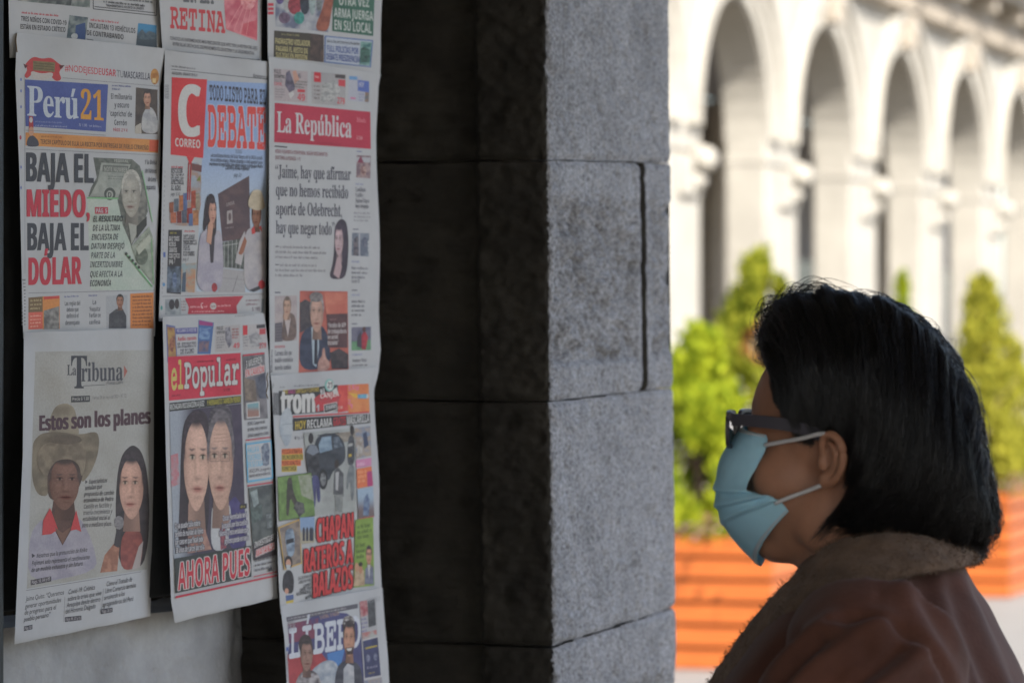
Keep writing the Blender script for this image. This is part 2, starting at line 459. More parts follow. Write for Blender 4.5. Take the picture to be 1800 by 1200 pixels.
pil = tag(empty('stone_pillar', (PC[0], PC[1], 0)), 'massive grey ashlar pillar, pale rough side to the square and shade-coloured side to the passage', 'pillar')
def pillar_course(k):
    (zt0, zt1), (zb0, zb1) = JZ[k], JZ[k+1]
    # s: distance along the plan outline; negative = dark face, positive = lit face
    s = np.concatenate([np.arange(-DARKW, -STEP_T-0.012, 0.016), np.arange(-STEP_T-0.012, -STEP_T+0.012, 0.003), np.arange(-STEP_T+0.012, -0.012, 0.006),
                        np.arange(-0.012, 0.012, 0.002), np.arange(0.012, LIT-0.008, 0.0042), np.linspace(LIT-0.008, LIT, 4)])
    H = zt0-zb0
    nz = int(H/0.0034)
    v = np.linspace(0, 1, nz)
    S, V = np.meshgrid(s, v)
    u = np.clip(S/LIT, 0, 1)
    zb = zb0+(zb1-zb0)*u; zt = zt0+(zt1-zt0)*u
    g = 0.0010+0.0009*vnoise(np.stack([S.ravel()*20, S.ravel()*0, np.full(S.size, k*7.0)], 1), 5).reshape(S.shape)   # ragged joint
    Z = zb+g+(zt-zb-2*g)*V
    base = np.empty(S.shape+(2,)); nrm = np.empty(S.shape+(2,))
    lit = S >= 0
    inner = S < -STEP_T
    base[...] = PC
    base[lit] += S[lit][:, None]*d2
    base[~lit] += (-S[~lit])[:, None]*E2
    # rounded arris
    w = np.clip((S+0.012)/0.024, 0, 1)
    n_l = NRM[:2]; n_d = -d2
    nrm = n_d*(1-w[..., None])+n_l*w[..., None]; nrm /= np.linalg.norm(nrm, axis=-1)[..., None]
    rec = np.zeros(S.shape)
    rec += 0.005*np.clip(1-np.abs(S)/0.012, 0, 1)**2
    rec += STEP_D*sstep(-STEP_T+0.004, -STEP_T-0.004, S)
    P3 = np.stack([S.ravel(), Z.ravel(), np.full(S.size, k*3.1)], 1)
    fine = fbm(P3*np.array([120, 120, 1]), 3, 11).reshape(S.shape)
    med = fbm(P3*np.array([34, 34, 1]), 4, 23).reshape(S.shape)
    big = fbm(P3*np.array([7, 7, 1]), 3, 31).reshape(S.shape)
    hole = np.clip(vnoise(P3*np.array([62, 48, 1]), 41).reshape(S.shape)-0.42, 0, 1)
    hole2 = np.clip(vnoise(P3*np.array([150, 110, 1]), 47).reshape(S.shape)-0.45, 0, 1)
    rough = np.full(S.shape, 0.35)
    edge_z = np.minimum(Z-zb, zt-Z)
    if k == 1:
        # two tooled panels: drafted margin round a rough pecked field, upright joint between them
        J = 0.455
        inA = sstep(0.012, 0.030, S)*sstep(J-0.020, J-0.040, S)*sstep(0.045, 0.062, Z-zb)*sstep(0.042, 0.06, zt-Z)
        inB = sstep(J+0.035, J+0.05, S)*sstep(0.045, 0.06, Z-zb)*sstep(0.05, 0.065, zt-Z)
        rough = 0.30+2.3*inA+1.6*inB
        rec += 0.030*np.exp(-((S-J)/0.0090)**4)+0.0045*(inA+inB)
        rec += 0.006*np.exp(-((Z-zb-0.050)/0.004)**2)*sstep(0.03, 0.06, S)*sstep(J-0.03, J-0.05, S)
    elif k == 3:
        band = sstep(0.075, 0.10, zt-Z)
        rough = 0.30+2.4*band
        rec += 0.003*band
    disp = 0.0026*fine*(0.7+0.6*rough)-0.0050*np.clip(vnoise(P3*np.array([210, 180, 1]), 59).reshape(S.shape)-0.3, 0, 1)+0.0034*med*rough+0.0020*big-0.042*hole*np.minimum(rough, 1.6)-0.012*hole2*rough
    disp *= 0.25+0.75*sstep(LIT, LIT-0.035, S)
    if k == 1: disp *= 1-0.93*np.exp(-((S-J)/0.022)**4)
    if k == 2:       # old chipped scar running down from the joint
        dl = np.abs(S-(0.175+0.20*(zt-Z)+0.02*np.sin((zt-Z)*60)))
        disp -= 0.009*np.exp(-(dl/0.024)**2)*sstep(0.105, 0.03, zt-Z)*(0.6+0.6*np.abs(med))
    arr = np.clip(1-np.abs(S)/0.010, 0, 1)
    disp -= arr*0.003*np.abs(med)
    groove = 0.0075*np.exp(-(edge_z/0.0045)**2)
    groove *= 0.7+0.5*vnoise(P3*np.array([25, 1, 1]), 53).reshape(S.shape)
    off = disp-rec-groove
    X = base+nrm*off[..., None]
    lean = -(Z-EYE)*0.0115
    P = np.stack([X[..., 0]+lean, X[..., 1], Z], -1)
    mbk = MB(); mbk.grid(P)
    n, m = S.shape
    # back of the block
    bk = [np.array([*(PC+d2*LIT+E2*DARKW)])]
    b = bk[0]
    for row, flip in ((0, False), (n-1, True)):
        i0 = len(mbk.v); zz = P[row, 0, 2]
        mbk.v.append((float(b[0]), float(b[1]), float(zz)))
        f = [row*m+j for j in range(m)]+[i0]
        mbk.f.append(tuple(f if flip else reversed(f)))
    i0 = len(mbk.v)-2; i1 = len(mbk.v)-1
    mbk.f.append((i0, i1, (n-1)*m, 0)); mbk.f.append((m-1, n*m-1, i1, i0))
    o = mbk.build('stone_block', M_stone, pil, True)
    # the passage side carries its shade as near-black colour up to the arris
    o.data.materials.append(M_stone_shade)
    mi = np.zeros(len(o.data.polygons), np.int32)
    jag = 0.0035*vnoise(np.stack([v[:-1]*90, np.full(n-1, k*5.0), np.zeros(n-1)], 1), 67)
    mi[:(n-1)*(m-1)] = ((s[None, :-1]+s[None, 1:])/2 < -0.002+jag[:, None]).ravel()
    if k == 1:        # groove shade painted as dark colour in the upright joint
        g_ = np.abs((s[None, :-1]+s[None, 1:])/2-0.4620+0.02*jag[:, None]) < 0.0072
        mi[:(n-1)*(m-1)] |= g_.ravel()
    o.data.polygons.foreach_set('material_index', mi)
    return o
for k in range(4): pillar_course(k)
for z0, z1 in ((0.0, JZ[4][1]-0.02), (JZ[0][1]+0.02, 3.499)):
    mb = MB(); mb.obox((*(PC+E2*DARKW), z0), np.append(d2*LIT, 0), np.append(-E2*DARKW, 0), UP*(z1-z0)); bevel(mb.build('stone_block', M_stone, pil), 0.01)
# ================================================================== newspapers
# wall of newspapers: a vertical plane receding to the right
WP = np.array([-0.373, 4.60]); WD = np.array([0.545, 0.8384]); WN = np.array([0.8384, -0.545])
def wall_pt(px, py, d):
    "points on the plane d metres in front of the board, seen at photograph pixels"
    px = np.asarray(px, float); py = np.asarray(py, float)
    a = (px-900)/FPX
    Y = (d+WN[0]*WP[0]+WN[1]*WP[1])/(WN[0]*a+WN[1])
    return np.stack([a*Y, Y, EYE-(py-HOR)/FPX*Y], -1)

# ---- glyphs (built-in font only)
_G = {}
ACC = {'\u0301': 'acute', '\u0303': 'tilde', '\u0308': 'dia'}
def _mapped(ch, style):
    if style == 'bold': a, z, n = 0x1D5D4, 0x1D5EE, 0x1D7EC
    elif style == 'serif': a, z, n = 0x1D400, 0x1D41A, 0x1D7CE
    elif style == 'slab': a, z, n = 0x1D670, 0x1D68A, 0x1D7F6
    else: return ch
    if 'A' <= ch <= 'Z': return chr(a+ord(ch)-65)
    if 'a' <= ch <= 'z': return chr(z+ord(ch)-97)
    if '0' <= ch <= '9': return chr(n+ord(ch)-48)
    return ch
def _mesh(s, off):
    c = bpy.data.curves.new('glyph', 'FONT'); c.body = s; c.offset = off; c.resolution_u = 3
    o = bpy.data.objects.new('glyph', c); m = o.to_mesh()
    v = np.array([p.co[:2] for p in m.vertices]).reshape(-1, 2)
    m.calc_loop_triangles()
    f = np.array([t.vertices[:] for t in m.loop_triangles], int).reshape(-1, 3)
    o.to_mesh_clear(); bpy.data.objects.remove(o); bpy.data.curves.remove(c)
    return v, f
_REF = {}
def glyph(ch, style):
    k = (ch, style)
    if k not in _G:
        off = {'bold': 0.0, 'sans': 0.006, 'slab': 0.020, 'serif': 0.004}[style]
        if style not in _REF:
            H, _ = _mesh(_mapped('H', style), off); _REF[style] = (H[:, 0].max(), H[:, 1].max())
        m = _mapped(ch, style)
        v, f = _mesh(m, off)
        if off:
            ar = lambda q, t: np.abs((q[t[:, 1]]-q[t[:, 0]])[:, 0]*(q[t[:, 2]]-q[t[:, 0]])[:, 1]-(q[t[:, 1]]-q[t[:, 0]])[:, 1]*(q[t[:, 2]]-q[t[:, 0]])[:, 0]).sum()
            v0, f0 = _mesh(m, 0.0)
            if ar(v, f) < ar(v0, f0): v, f, off = v0, f0, 0.0
        w, _ = _mesh(m+_mapped('H', style), off)
        _G[k] = (v, f, w[:, 0].max()-_REF[style][0], _REF[style][1])
    return _G[k]
def text_mesh(s, style, gap=0.0):
    V = []; F = []; x = 0; b = 0
    for ch in s:
        if ch == ' ':
            x += 0.24; continue
        dec = unicodedata.normalize('NFD', ch) if style != 'sans' else ch
        v, f, adv, H = glyph(dec[0], style)
        V.append(v+[x, 0]); F.append(f+b); b += len(v)
        for c in dec[1:]:
            cx = x+(v[:, 0].min()+v[:, 0].max())/2; t = v[:, 1].max()+0.04*H
            if ACC.get(c) == 'acute': q = [[cx-0.03, t], [cx+0.06, t], [cx+0.15, t+0.19], [cx+0.03, t+0.19]]
            elif ACC.get(c) == 'tilde': q = [[cx-0.16, t+0.02], [cx+0.16, t+0.05], [cx+0.16, t+0.14], [cx-0.16, t+0.11]]
            else: q = []
            if q:
                V.append(np.array(q)); F.append(np.array([[0, 1, 2], [0, 2, 3]])+b); b += 4
        x += adv+gap
    V = np.concatenate(V); F = np.concatenate(F)
    V = V-[V[:, 0].min(), 0]
    return V/[V[:, 0].max(), H], F

def split_tris(V, F, L):
    V = np.asarray(V, float); F = np.asarray(F, int)
    for _ in range(7):
        e = np.stack([np.linalg.norm(V[F[:, (k+1) % 3]]-V[F[:, k]], axis=1) for k in range(3)], 1)
        big = e.max(1) > L
        if not big.any(): break
        T = F[big]; keep = F[~big]
        n = len(V); m = len(T)
        mid = np.concatenate([(V[T[:, k]]+V[T[:, (k+1) % 3]])/2 for k in range(3)])
        V = np.concatenate([V, mid]); a = n+np.arange(m); b = a+m; c = b+m
        F = np.concatenate([keep, np.stack([T[:, 0], a, c], 1), np.stack([a, T[:, 1], b], 1), np.stack([c, b, T[:, 2]], 1), np.stack([a, b, c], 1)])
    return V, F

def tri_poly(pts):
    from mathutils.geometry import tessellate_polygon
    return np.array(tessellate_polygon([[Vector((p[0], p[1], 0)) for p in pts]]), int).reshape(-1, 3)

M_paper = mat('newsprint', (0.47, 0.468, 0.46), 0.9, 0.035, 30, 0.25, 45, dist=0.002)
def print_mat():
    m = bpy.data.materials.new('printed_ink'); m.use_nodes = True
    t = m.node_tree; N = t.nodes; L = t.links; b = N['Principled BSDF']
    b.inputs['Roughness'].default_value = 0.75; b.inputs['Specular IOR Level'].default_value = 0.25
    a = N.new('ShaderNodeVertexColor'); a.layer_name = 'ink'
    g = N.new('ShaderNodeNewGeometry'); n = N.new('ShaderNodeTexNoise'); n.inputs['Scale'].default_value = 420; n.inputs['Detail'].default_value = 3
    L.new(g.outputs['Position'], n.inputs['Vector'])
    mr = N.new('ShaderNodeMapRange'); mr.inputs[3].default_value = 0.82; mr.inputs[4].default_value = 1.18
    L.new(n.outputs['Fac'], mr.inputs[0])
    mx = N.new('ShaderNodeMix'); mx.data_type = 'RGBA'; mx.blend_type = 'MULTIPLY'; mx.inputs[0].default_value = 1.0
    L.new(a.outputs['Color'], mx.inputs[6]); L.new(mr.outputs[0], mx.inputs[7]); L.new(mx.outputs[2], b.inputs['Base Color'])
    return m
M_ink = print_mat()
WREF = lin((162, 168, 181))
def ink(c): return np.clip(0.91*0.47*lin(c)/WREF+0.035, 0.02, 0.8)

BLK = (58, 60, 68); RED = (172, 55, 72); WHT = (166, 171, 184); GRY = (110, 113, 124)

class Paper:
    def __init__(s, name_label, left, right, top, bot, base, bulge, seed, curl=(0.004, -0.006), wr=0.0036, rip=0.0):
        s.left = np.array(left, float); s.right = np.array(right, float)
        s.top = top; s.bot = bot; s.base = base; s.bulge = bulge; s.seed = seed; s.curl = curl; s.wr = wr; s.rip = rip
        s.items = []; s.label = name_label; s.bbs = []
    def uv(s, px, py):
        xl = np.interp(py, s.left[:, 1], s.left[:, 0]); xr = np.interp(py, s.right[:, 1], s.right[:, 0])
        u = (px-xl)/(xr-xl)
        yt = s.top[0]+(s.top[1]-s.top[0])*u; yb = s.bot[0]+(s.bot[1]-s.bot[0])*u
        return u, (py-yt)/(yb-yt)
    def d(s, px, py):
        px = np.asarray(px, float); py = np.asarray(py, float)
        u, v = s.uv(px, py); uc = np.clip(u, 0, 1); vc = np.clip(v, 0, 1)
        d = s.base+s.bulge*np.sin(math.pi*vc**0.8)*(0.6+0.4*np.sin(math.pi*uc))
        d = d+s.curl[0]*np.exp(-uc/0.07)*np.sin(math.pi*vc)**0.5+s.curl[1]*np.exp(-(1-uc)/0.10)*(0.4+0.6*vc)
        q = np.stack([px/90.0, py/70.0, np.full(px.shape, s.seed*3.7)], -1).reshape(-1, 3)
        d = d+s.wr*fbm(q, 2, s.seed, 0.35).reshape(px.shape)
        d = d+0.0006*np.exp(-((vc-0.5)/0.05)**2)          # centre fold
        # soft vertical buckles near the top, where the sheet hangs from its clips
        d = d+s.wr*1.3*np.exp(-vc/0.12)*np.sin(u*9+s.seed)
        return d
    def P(s, px, py, lev=0):
        return wall_pt(px, py, s.d(px, py)+lev*0.00009)
    def _lev(s, bb):
        l = 1
        for b, k in s.bbs:
            if b[0] < bb[2] and b[2] > bb[0] and b[1] < bb[3] and b[3] > bb[1]: l = max(l, k+1)
        s.bbs.append((bb, l)); return l
    def tri(s, part, V, F, col, col2=None, nscale=6.0, L=8.0, grad=None, lev=None, cfun=None):
        V = np.asarray(V, float)
        bb = (V[:, 0].min()+0.3, V[:, 1].min()+0.3, V[:, 0].max()-0.3, V[:, 1].max()-0.3)
        lev = s._lev(bb) if lev is None else lev
        V, F = split_tris(V, F, L)
        a, b_, c_ = V[F[:, 0]], V[F[:, 1]], V[F[:, 2]]
        cr = (b_[:, 0]-a[:, 0])*(c_[:, 1]-a[:, 1])-(b_[:, 1]-a[:, 1])*(c_[:, 0]-a[:, 0])
        F = np.where((cr > 0)[:, None], F[:, ::-1], F)
        C = np.tile(ink(col), (len(V), 1))
        if col2 is not None:
            if grad is not None:
                g0, g1 = np.array(grad[0], float), np.array(grad[1], float); w = g1-g0
                t = np.clip(((V-g0) @ w)/(w @ w), 0, 1); t = t*t*(3-2*t)
            else:
                t = np.clip(0.5+0.9*fbm(np.stack([V[:, 0]/nscale, V[:, 1]/nscale, np.full(len(V), len(s.items)*1.7)], 1), 2, s.seed), 0, 1)
            C = C*(1-t[:, None])+ink(col2)*t[:, None]
        if cfun is not None: C = np.clip(cfun(V, C), 0.012, 0.85)
        s.items.append((part, V, F, C, lev))
    def T(s, part, t, x0, y0, x1, y1, h, col=BLK, font='bold', outline=None, ow=1.3, slant=0.0, gap=0.0, fat=0.0):
        V, F = text_mesh(t, font, gap)
        bx = np.array([x1-x0, y1-y0])
        Q = np.array([x0, y0])+V[:, :1]*bx+V[:, 1:]*np.array([slant*h, -h])
        if outline is not None:
            l0 = s._lev((Q[:, 0].min(), Q[:, 1].min(), Q[:, 0].max(), Q[:, 1].max()))
            for k, (dx, dy) in enumerate(((-ow, 0), (ow, 0), (0, -ow), (0, ow), (ow*.7, ow*.7), (-ow*.7, ow*.7), (ow*.7, -ow*.7), (-ow*.7, -ow*.7))):
                V2 = Q+[dx, dy]
                s.tri(part, V2, F, outline, lev=l0+k*0.1)
        if fat:
            l0 = s._lev((Q[:, 0].min(), Q[:, 1].min(), Q[:, 0].max(), Q[:, 1].max()))
            for k, dx in enumerate((-fat, fat)): s.tri(part, Q+[dx, 0], F, col, lev=l0+k*0.1)
            s.tri(part, Q, F, col, lev=l0+0.2)
        else:
            s.tri(part, Q, F, col)
    def Q(s, part, pts, col, col2=None, nscale=6.0, grad=None, L=None):
        pts = [tuple(p) for p in pts]
        if part in ('photograph', 'emblem') and 6 <= len(pts) < 20:      # rounded outline
            q = np.array(pts, float)
            for _ in range(2):
                n = np.roll(q, -1, 0); q = np.stack([q*0.78+n*0.22, q*0.22+n*0.78], 1).reshape(-1, 2)
            pts = [tuple(p) for p in q]
        s.tri(part, pts, tri_poly(pts), col, col2, nscale, L or (4.0 if col2 is not None else 8.0), grad)
    def E(s, part, cx, cy, rx, ry, col, col2=None, nscale=5.0, n=22, rot=0.0, grad=None):
        a = np.linspace(0, 2*math.pi, n, endpoint=False); c, q = math.cos(rot), math.sin(rot)
        x = rx*np.cos(a); y = ry*np.sin(a)
        s.Q(part, np.stack([cx+x*c-y*q, cy+x*q+y*c], 1), col, col2, nscale, grad)
    def Ln(s, part, x0, y0, x1, y1, w=1.0, col=BLK):
        d = np.array([x1-x0, y1-y0], float); n = np.array([-d[1], d[0]])/np.linalg.norm(d)*w/2
        a = np.array([x0, y0]); b = np.array([x1, y1])
        s.Q(part, [a-n, b-n, b+n, a+n], col)
    def G(s, part, x0, y0, x1, y1, dy, n, h, col=GRY, seed=0, rag=0.85):
        "lines too small to read, set as word-sized dashes; x0,y0 to x1,y1 is the first baseline, dy the line step"
        rnd = random.Random(seed+int(x0*7+y0*13)); V = []; F = []
        W = x1-x0; sl = (y1-y0)/W
        for k in range(n):
            x = 0; end = W*(1 if k < n-1 else rag)
            while x < end-1.5:
                w = min(rnd.uniform(2.2, 8.0)*max(0.7, h/4), end-x); y = y0+k*dy+sl*x
                xx = x
                while xx < x+w-0.5:       # letters as uneven upright marks on a thin base
                    lw = rnd.uniform(0.8, 1.7)*max(0.6, h/5); hh = h*rnd.choice((0.65, 0.7, 0.7, 0.75, 1.0))
                    b = len(V); X = x0+xx; yb = y+sl*(xx-x)
                    V += [(X, yb), (X+lw*0.62, yb), (X+lw*0.62, yb-hh), (X, yb-hh)]; F += [(b, b+1, b+2), (b, b+2, b+3)]
                    xx += lw
                x += w+1.5*max(0.6, h/5)
        s.tri(part, V, F, col)
    def head(s, part, cx, cy, rx, ry, skin, hair, long=False, turn=0.0, glasses=False, hl0=0.0):
        "a printed press portrait: hair and a softly modelled face"
        hx = 1 if turn <= 0 else -1; tx = turn*0.5
        hi = ink(hair); sk = ink(skin); dk = tuple(int(c*0.66) for c in skin)
        if long:
            s.Q(part, [(cx-rx*1.25, cy+ry*1.35), (cx-rx*1.38, cy+ry*0.4), (cx-rx*1.34, cy-ry*0.3), (cx-rx*1.18, cy-ry*0.85), (cx-rx*0.6, cy-ry*1.2), (cx+rx*0.1, cy-ry*1.27), (cx+rx*0.8, cy-ry*1.08), (cx+rx*1.26, cy-ry*0.6), (cx+rx*1.4, cy+ry*0.2), (cx+rx*1.3, cy+ry*1.35)], hair, tuple(int(c*1.25) for c in hair), 5)
        else:
            s.E(part, cx, cy-ry*0.36, rx*1.10, ry*0.86, hair, tuple(int(c*1.3) for c in hair), 4)
        s.Q(part, [(cx-rx*0.55, cy+ry*0.55), (cx+rx*0.6, cy+ry*0.55), (cx+rx*0.75, cy+ry*1.4), (cx-rx*0.7, cy+ry*1.4)], dk, tuple(int(c*0.8) for c in skin), grad=((cx-hx*rx*0.3, cy), (cx+hx*rx*0.6, cy)))
        a = np.linspace(0, 2*math.pi, 40, endpoint=False)
        y = np.sin(a); x = np.cos(a)*np.where(y > 0, 1-0.26*y**2.6, 1-0.05*y**2)
        def g(X, Y, x0, y0, sx, sy): return np.exp(-((X-x0)/sx)**2-((Y-y0)/sy)**2)
        def cf(V, C):
            X = (V[:, 0]-cx)/rx; Y = (V[:, 1]-cy)/ry; q = X-tx
            m = 1.04-0.34*np.clip(hx*X, 0, 1.2)**2-0.16*np.clip(-hx*X, 0, 1.2)**3-0.30*np.clip(Y-0.55, 0, 1)**1.3
            m += 0.12*g(q, Y, -hx*0.1, -0.55, 0.5, 0.2)+0.10*g(q, Y, -0.5, 0.12, 0.25, 0.18)+0.06*g(q, Y, 0.5, 0.12, 0.25, 0.18)+0.13*g(q, Y, -hx*0.03, 0.02, 0.10, 0.22)
            m -= 0.34*(g(q, Y, -0.42, -0.20, 0.28, 0.10)+g(q, Y, 0.42, -0.20, 0.28, 0.10))+0.20*g(q, Y, hx*0.2, 0.02, 0.12, 0.25)+0.36*g(q, Y, 0, 0.29, 0.24, 0.05)+0.20*g(q, Y, 0, 0.70, 0.32, 0.05)
            m -= 0.10*(g(q, Y, -0.42, 0.38, 0.1, 0.15)+g(q, Y, 0.42, 0.38, 0.1, 0.15))
            m = m*(1+0.10*fbm(np.stack([V[:, 0]/2.2, V[:, 1]/2.2, 0*V[:, 0]+cx], 1), 2, 5))
            C = C*m[:, None]
            lip = np.clip(1.1*g(q, Y, 0, 0.52, 0.34, 0.065), 0, 0.75)[:, None]; C = C*(1-lip)+lip*sk*np.array([0.62, 0.36, 0.40])
            ml_ = np.clip(1.0*g(q, Y, 0, 0.51, 0.34, 0.018), 0, 0.8)[:, None]; C = C*(1-ml_)+ml_*sk*np.array([0.22, 0.15, 0.16])
            for sd in (-1, 1):
                br = np.clip(1.3*g(q, Y+0.10*np.abs(q-sd*0.45), sd*0.44, -0.345, 0.25, 0.030)-0.2, 0, 0.7)[:, None]; C = C*(1-br)+br*hi*1.1
                ew = np.clip(1.4*g(q, Y, sd*0.42, -0.185, 0.22, 0.050)-0.3, 0, 0.8)[:, None]; C = C*(1-ew)+ew*np.minimum(sk*1.3+0.03, 0.6)
                ei = np.clip(1.8*g(q, Y, sd*0.42+tx*0.1, -0.185, 0.085, 0.055)-0.3, 0, 0.92)[:, None]; C = C*(1-ei)+ei*0.025
                el = np.clip(1.3*g(q, Y-0.07*(q-sd*0.42)**2*4, sd*0.42, -0.235, 0.24, 0.022)-0.2, 0, 0.8)[:, None]; C = C*(1-el)+el*0.03
            if long: hl_ = sstep(0.62, 0.9, np.abs(X+0.06))*sstep(0.5, -0.1, Y)+sstep(-0.70, -0.92, Y+0.25*X*X)
            else: hl_ = sstep(-0.62-hl0, -0.84-hl0, Y+0.22*X*X)+sstep(0.78, 0.98, np.abs(X))*sstep(0.0, -0.3, Y)
            hl_ = np.clip(hl_, 0, 1)[:, None]
            return C*(1-hl_)+hl_*hi
        s.tri(part, np.stack([cx+x*rx, cy+y*ry], 1), tri_poly(list(zip(cx+x*rx, cy+y*ry))), skin, L=max(1.1, min(2.2, rx/7)), cfun=cf)
        if glasses:
            for q in (-1, 1):
                X = cx+tx*rx+q*rx*0.42; b = rx*0.36
                for (p, q2) in (((X-b, cy-ry*0.28), (X+b, cy-ry*0.28)), ((X-b, cy-ry*0.07), (X+b, cy-ry*0.07)), ((X-b, cy-ry*0.28), (X-b, cy-ry*0.07)), ((X+b, cy-ry*0.28), (X+b, cy-ry*0.07))):
                    s.Ln(part, *p, *q2, max(0.5, rx*0.035), (92, 84, 86))
    def build(s):
        yc = (s.top[0]+s.bot[0])/2; xc = (s.left[:, 0].mean()+s.right[:, 0].mean())/2
        root = empty('newspaper', tuple(float(c) for c in wall_pt(xc, s.bot[0], s.base)))
        tag(root, s.label, 'newspaper', 'newspapers hung on the board')
        nu, nv = 44, 76
        def sheet(dx, dy, off, grow=0.0):
            u = np.linspace(0, 1, nu); v = np.linspace(0, 1, nv)
            U, V = np.meshgrid(u, v)
            yt = s.top[0]+(s.top[1]-s.top[0])*U; yb = s.bot[0]+(s.bot[1]-s.bot[0])*U
            wob = 1.6*np.sin(U*5+s.seed)*(0.4+0.6*np.sin(U*13+s.seed*2))
            PY = yt+wob*(1-V)*0.5+(yb-yt)*V+wob*V*0.9
            xl = np.interp(PY, s.left[:, 1], s.left[:, 0]); xr = np.interp(PY, s.right[:, 1], s.right[:, 0])
            PX = xl+(xr-xl)*U
            dd = s.d(PX, PY)
            PX = PX+dx*U+s.rip*np.sin(V*11+s.seed)*U**8; PY = PY+dy*V
            return wall_pt(PX, PY, dd+off)
        mb = MB(); mb.grid(sheet(0, 0, 0)[::-1]); mb.build('front_page', M_paper, root, True)
        for k in range(2):
            mb = MB(); mb.grid(sheet(1.2+1.1*k, 2.0+2.2*k, -0.0016-0.0016*k)[::-1]); ip = mb.build('inner_page', M_paper, root, True)
            pass
        parts = {}
        for it in s.items: parts.setdefault(it[0], []).append(it)
        for name, its in parts.items():
            V = []; F = []; C = []; b = 0
            for _, v, f, c, lev in its:
                V.append(s.P(v[:, 0], v[:, 1], lev)); F.append(f+b); C.append(c); b += len(v)
            V = np.concatenate(V)-np.asarray(root.location); F = np.concatenate(F); C = np.concatenate(C)
            me = bpy.data.meshes.new(name); me.from_pydata(V.tolist(), [], F.tolist()); me.materials.append(M_ink)
            ca = me.color_attributes.new('ink', 'FLOAT_COLOR', 'POINT')
            ca.data.foreach_set('color', np.concatenate([C, np.ones((len(C), 1))], 1).ravel())
            me.polygons.foreach_set('use_smooth', [True]*len(me.polygons)); me.update()
            link(bpy.data.objects.new(name, me), root)
        return root
# ------------------------------------------------------------------ top row (cut by the upper edge of the picture)
A = 0.010; B_ = 0.017; C_ = 0.024; D_ = 0.031
p = Paper('newspaper at the upper left with small grey news items, cut by the picture edge',
          [(12, -420), (15, 0), (17, 98)], [(286, -400), (283, 0), (280, 90)], (-430, -400), (97, 88), A, 0.010, 1)
p.Q('photograph', [(32, -60), (160, -52), (158, 14), (31, 2)], (92, 104, 108), (150, 155, 160), 9)
p.Q('photograph', [(70, -20), (128, -16), (125, 10), (68, 5)], (60, 66, 72), (100, 108, 112), 6)
for a in (((163, -60), (164, 16)), ((164, 16), (275, 28)), ((275, 28), (277, -50)), ((166, 12), (272, 23))): p.Ln('ruled_box', *a[0], *a[1], 1.4)
p.G('caption', 182, -3, 268, 6, 8, 2, 4.5, BLK, 1); p.T('caption', 'PARA MANTENER EL VALOR DE LA CANASTA', 187, 12, 253, 18, 4.5)
p.G('caption', 38, 24, 114, 31, 5, 1, 4, RED, 2)
p.T('headline', 'TRES NIÑOS CON COVID-19', 37, 37, 117, 45, 8.5); p.T('headline', 'ESTÁN EN ESTADO CRÍTICO', 36, 51, 115, 57, 8.5)
p.Q('photograph', [(122, 27), (155, 31), (150, 72), (117, 68)], (70, 84, 96), (120, 132, 138), 8)
p.Q('photograph', [(133, 45), (150, 40), (150, 70), (132, 68)], (50, 72, 120)); p.E('photograph', 131, 64, 6, 5, (165, 172, 180))
p.G('caption', 159, 37, 218, 43, 5, 1, 4, RED, 3)
p.T('headline', 'INCAUTAN 13 VEHÍCULOS', 157, 49, 238, 59, 9); p.T('headline', 'DE CONTRABANDO', 153, 62, 217, 70, 9)
p.Ln('headline', 152, 69, 164, 71, 1.2)
p.Q('photograph', [(243, 41), (275, 45), (276, 84), (239, 80)], (62, 125, 172), (60, 72, 84), grad=((258, 50), (258, 66)))
p.Q('photograph', [(243, 60), (250, 50), (256, 61), (262, 54), (275, 60), (275, 70), (242, 70)], (58, 74, 92), (80, 96, 108), 4)
p.build()

p = Paper('newspaper with one red slab word beside a pink picture of an eye',
          [(278, -420), (280, 0), (286, 98)], [(462, -400), (458, 0), (457, 112)], (-430, -395), (92, 110), A, 0.012, 2)
p.T('headline', 'EN LA', 322, 3, 376, 7, 30, (84, 88, 98), 'slab')
p.T('headline', 'RETINA', 299, 49, 396, 58, 37, (176, 62, 72), 'slab')
p.Q('photograph', [(390, -60), (454, -50), (452, 72), (397, 52)], (196, 128, 142), (172, 82, 104), 12)
p.Q('photograph', [(428, 42), (452, 36), (452, 68), (424, 60)], (178, 78, 96), (190, 100, 114), 8)
p.E('photograph', 436, 2, 13, 16, (205, 160, 168), (188, 112, 126), 6); p.E('photograph', 437, -2, 8, 10, (182, 92, 110), (205, 150, 158), 5)
for k in range(4): p.Ln('photograph', 400+k*11, 50+k*4, 424+k*6, 8, 0.8, (206, 150, 160))
p.Ln('photograph', 397, 53, 452, 74, 1.4, WHT)
p.T('caption', 'CONOCE LAS ENFERMEDADES MÁS FRECUENTES QUE AFECTAN LA RETINA DEL OJO,', 299, 70, 453, 88, 6, (86, 88, 98), 'sans')
p.T('caption', 'ENTRE ELLAS DESTACA EL DESPRENDIMIENTO DE RETINA Y LA DEGENERATIVA', 304, 80, 447, 97, 6, (86, 88, 98), 'sans')
p.Ln('ruled_box', 287, 88, 456, 106, 0.9, (80, 84, 92))
p.build()

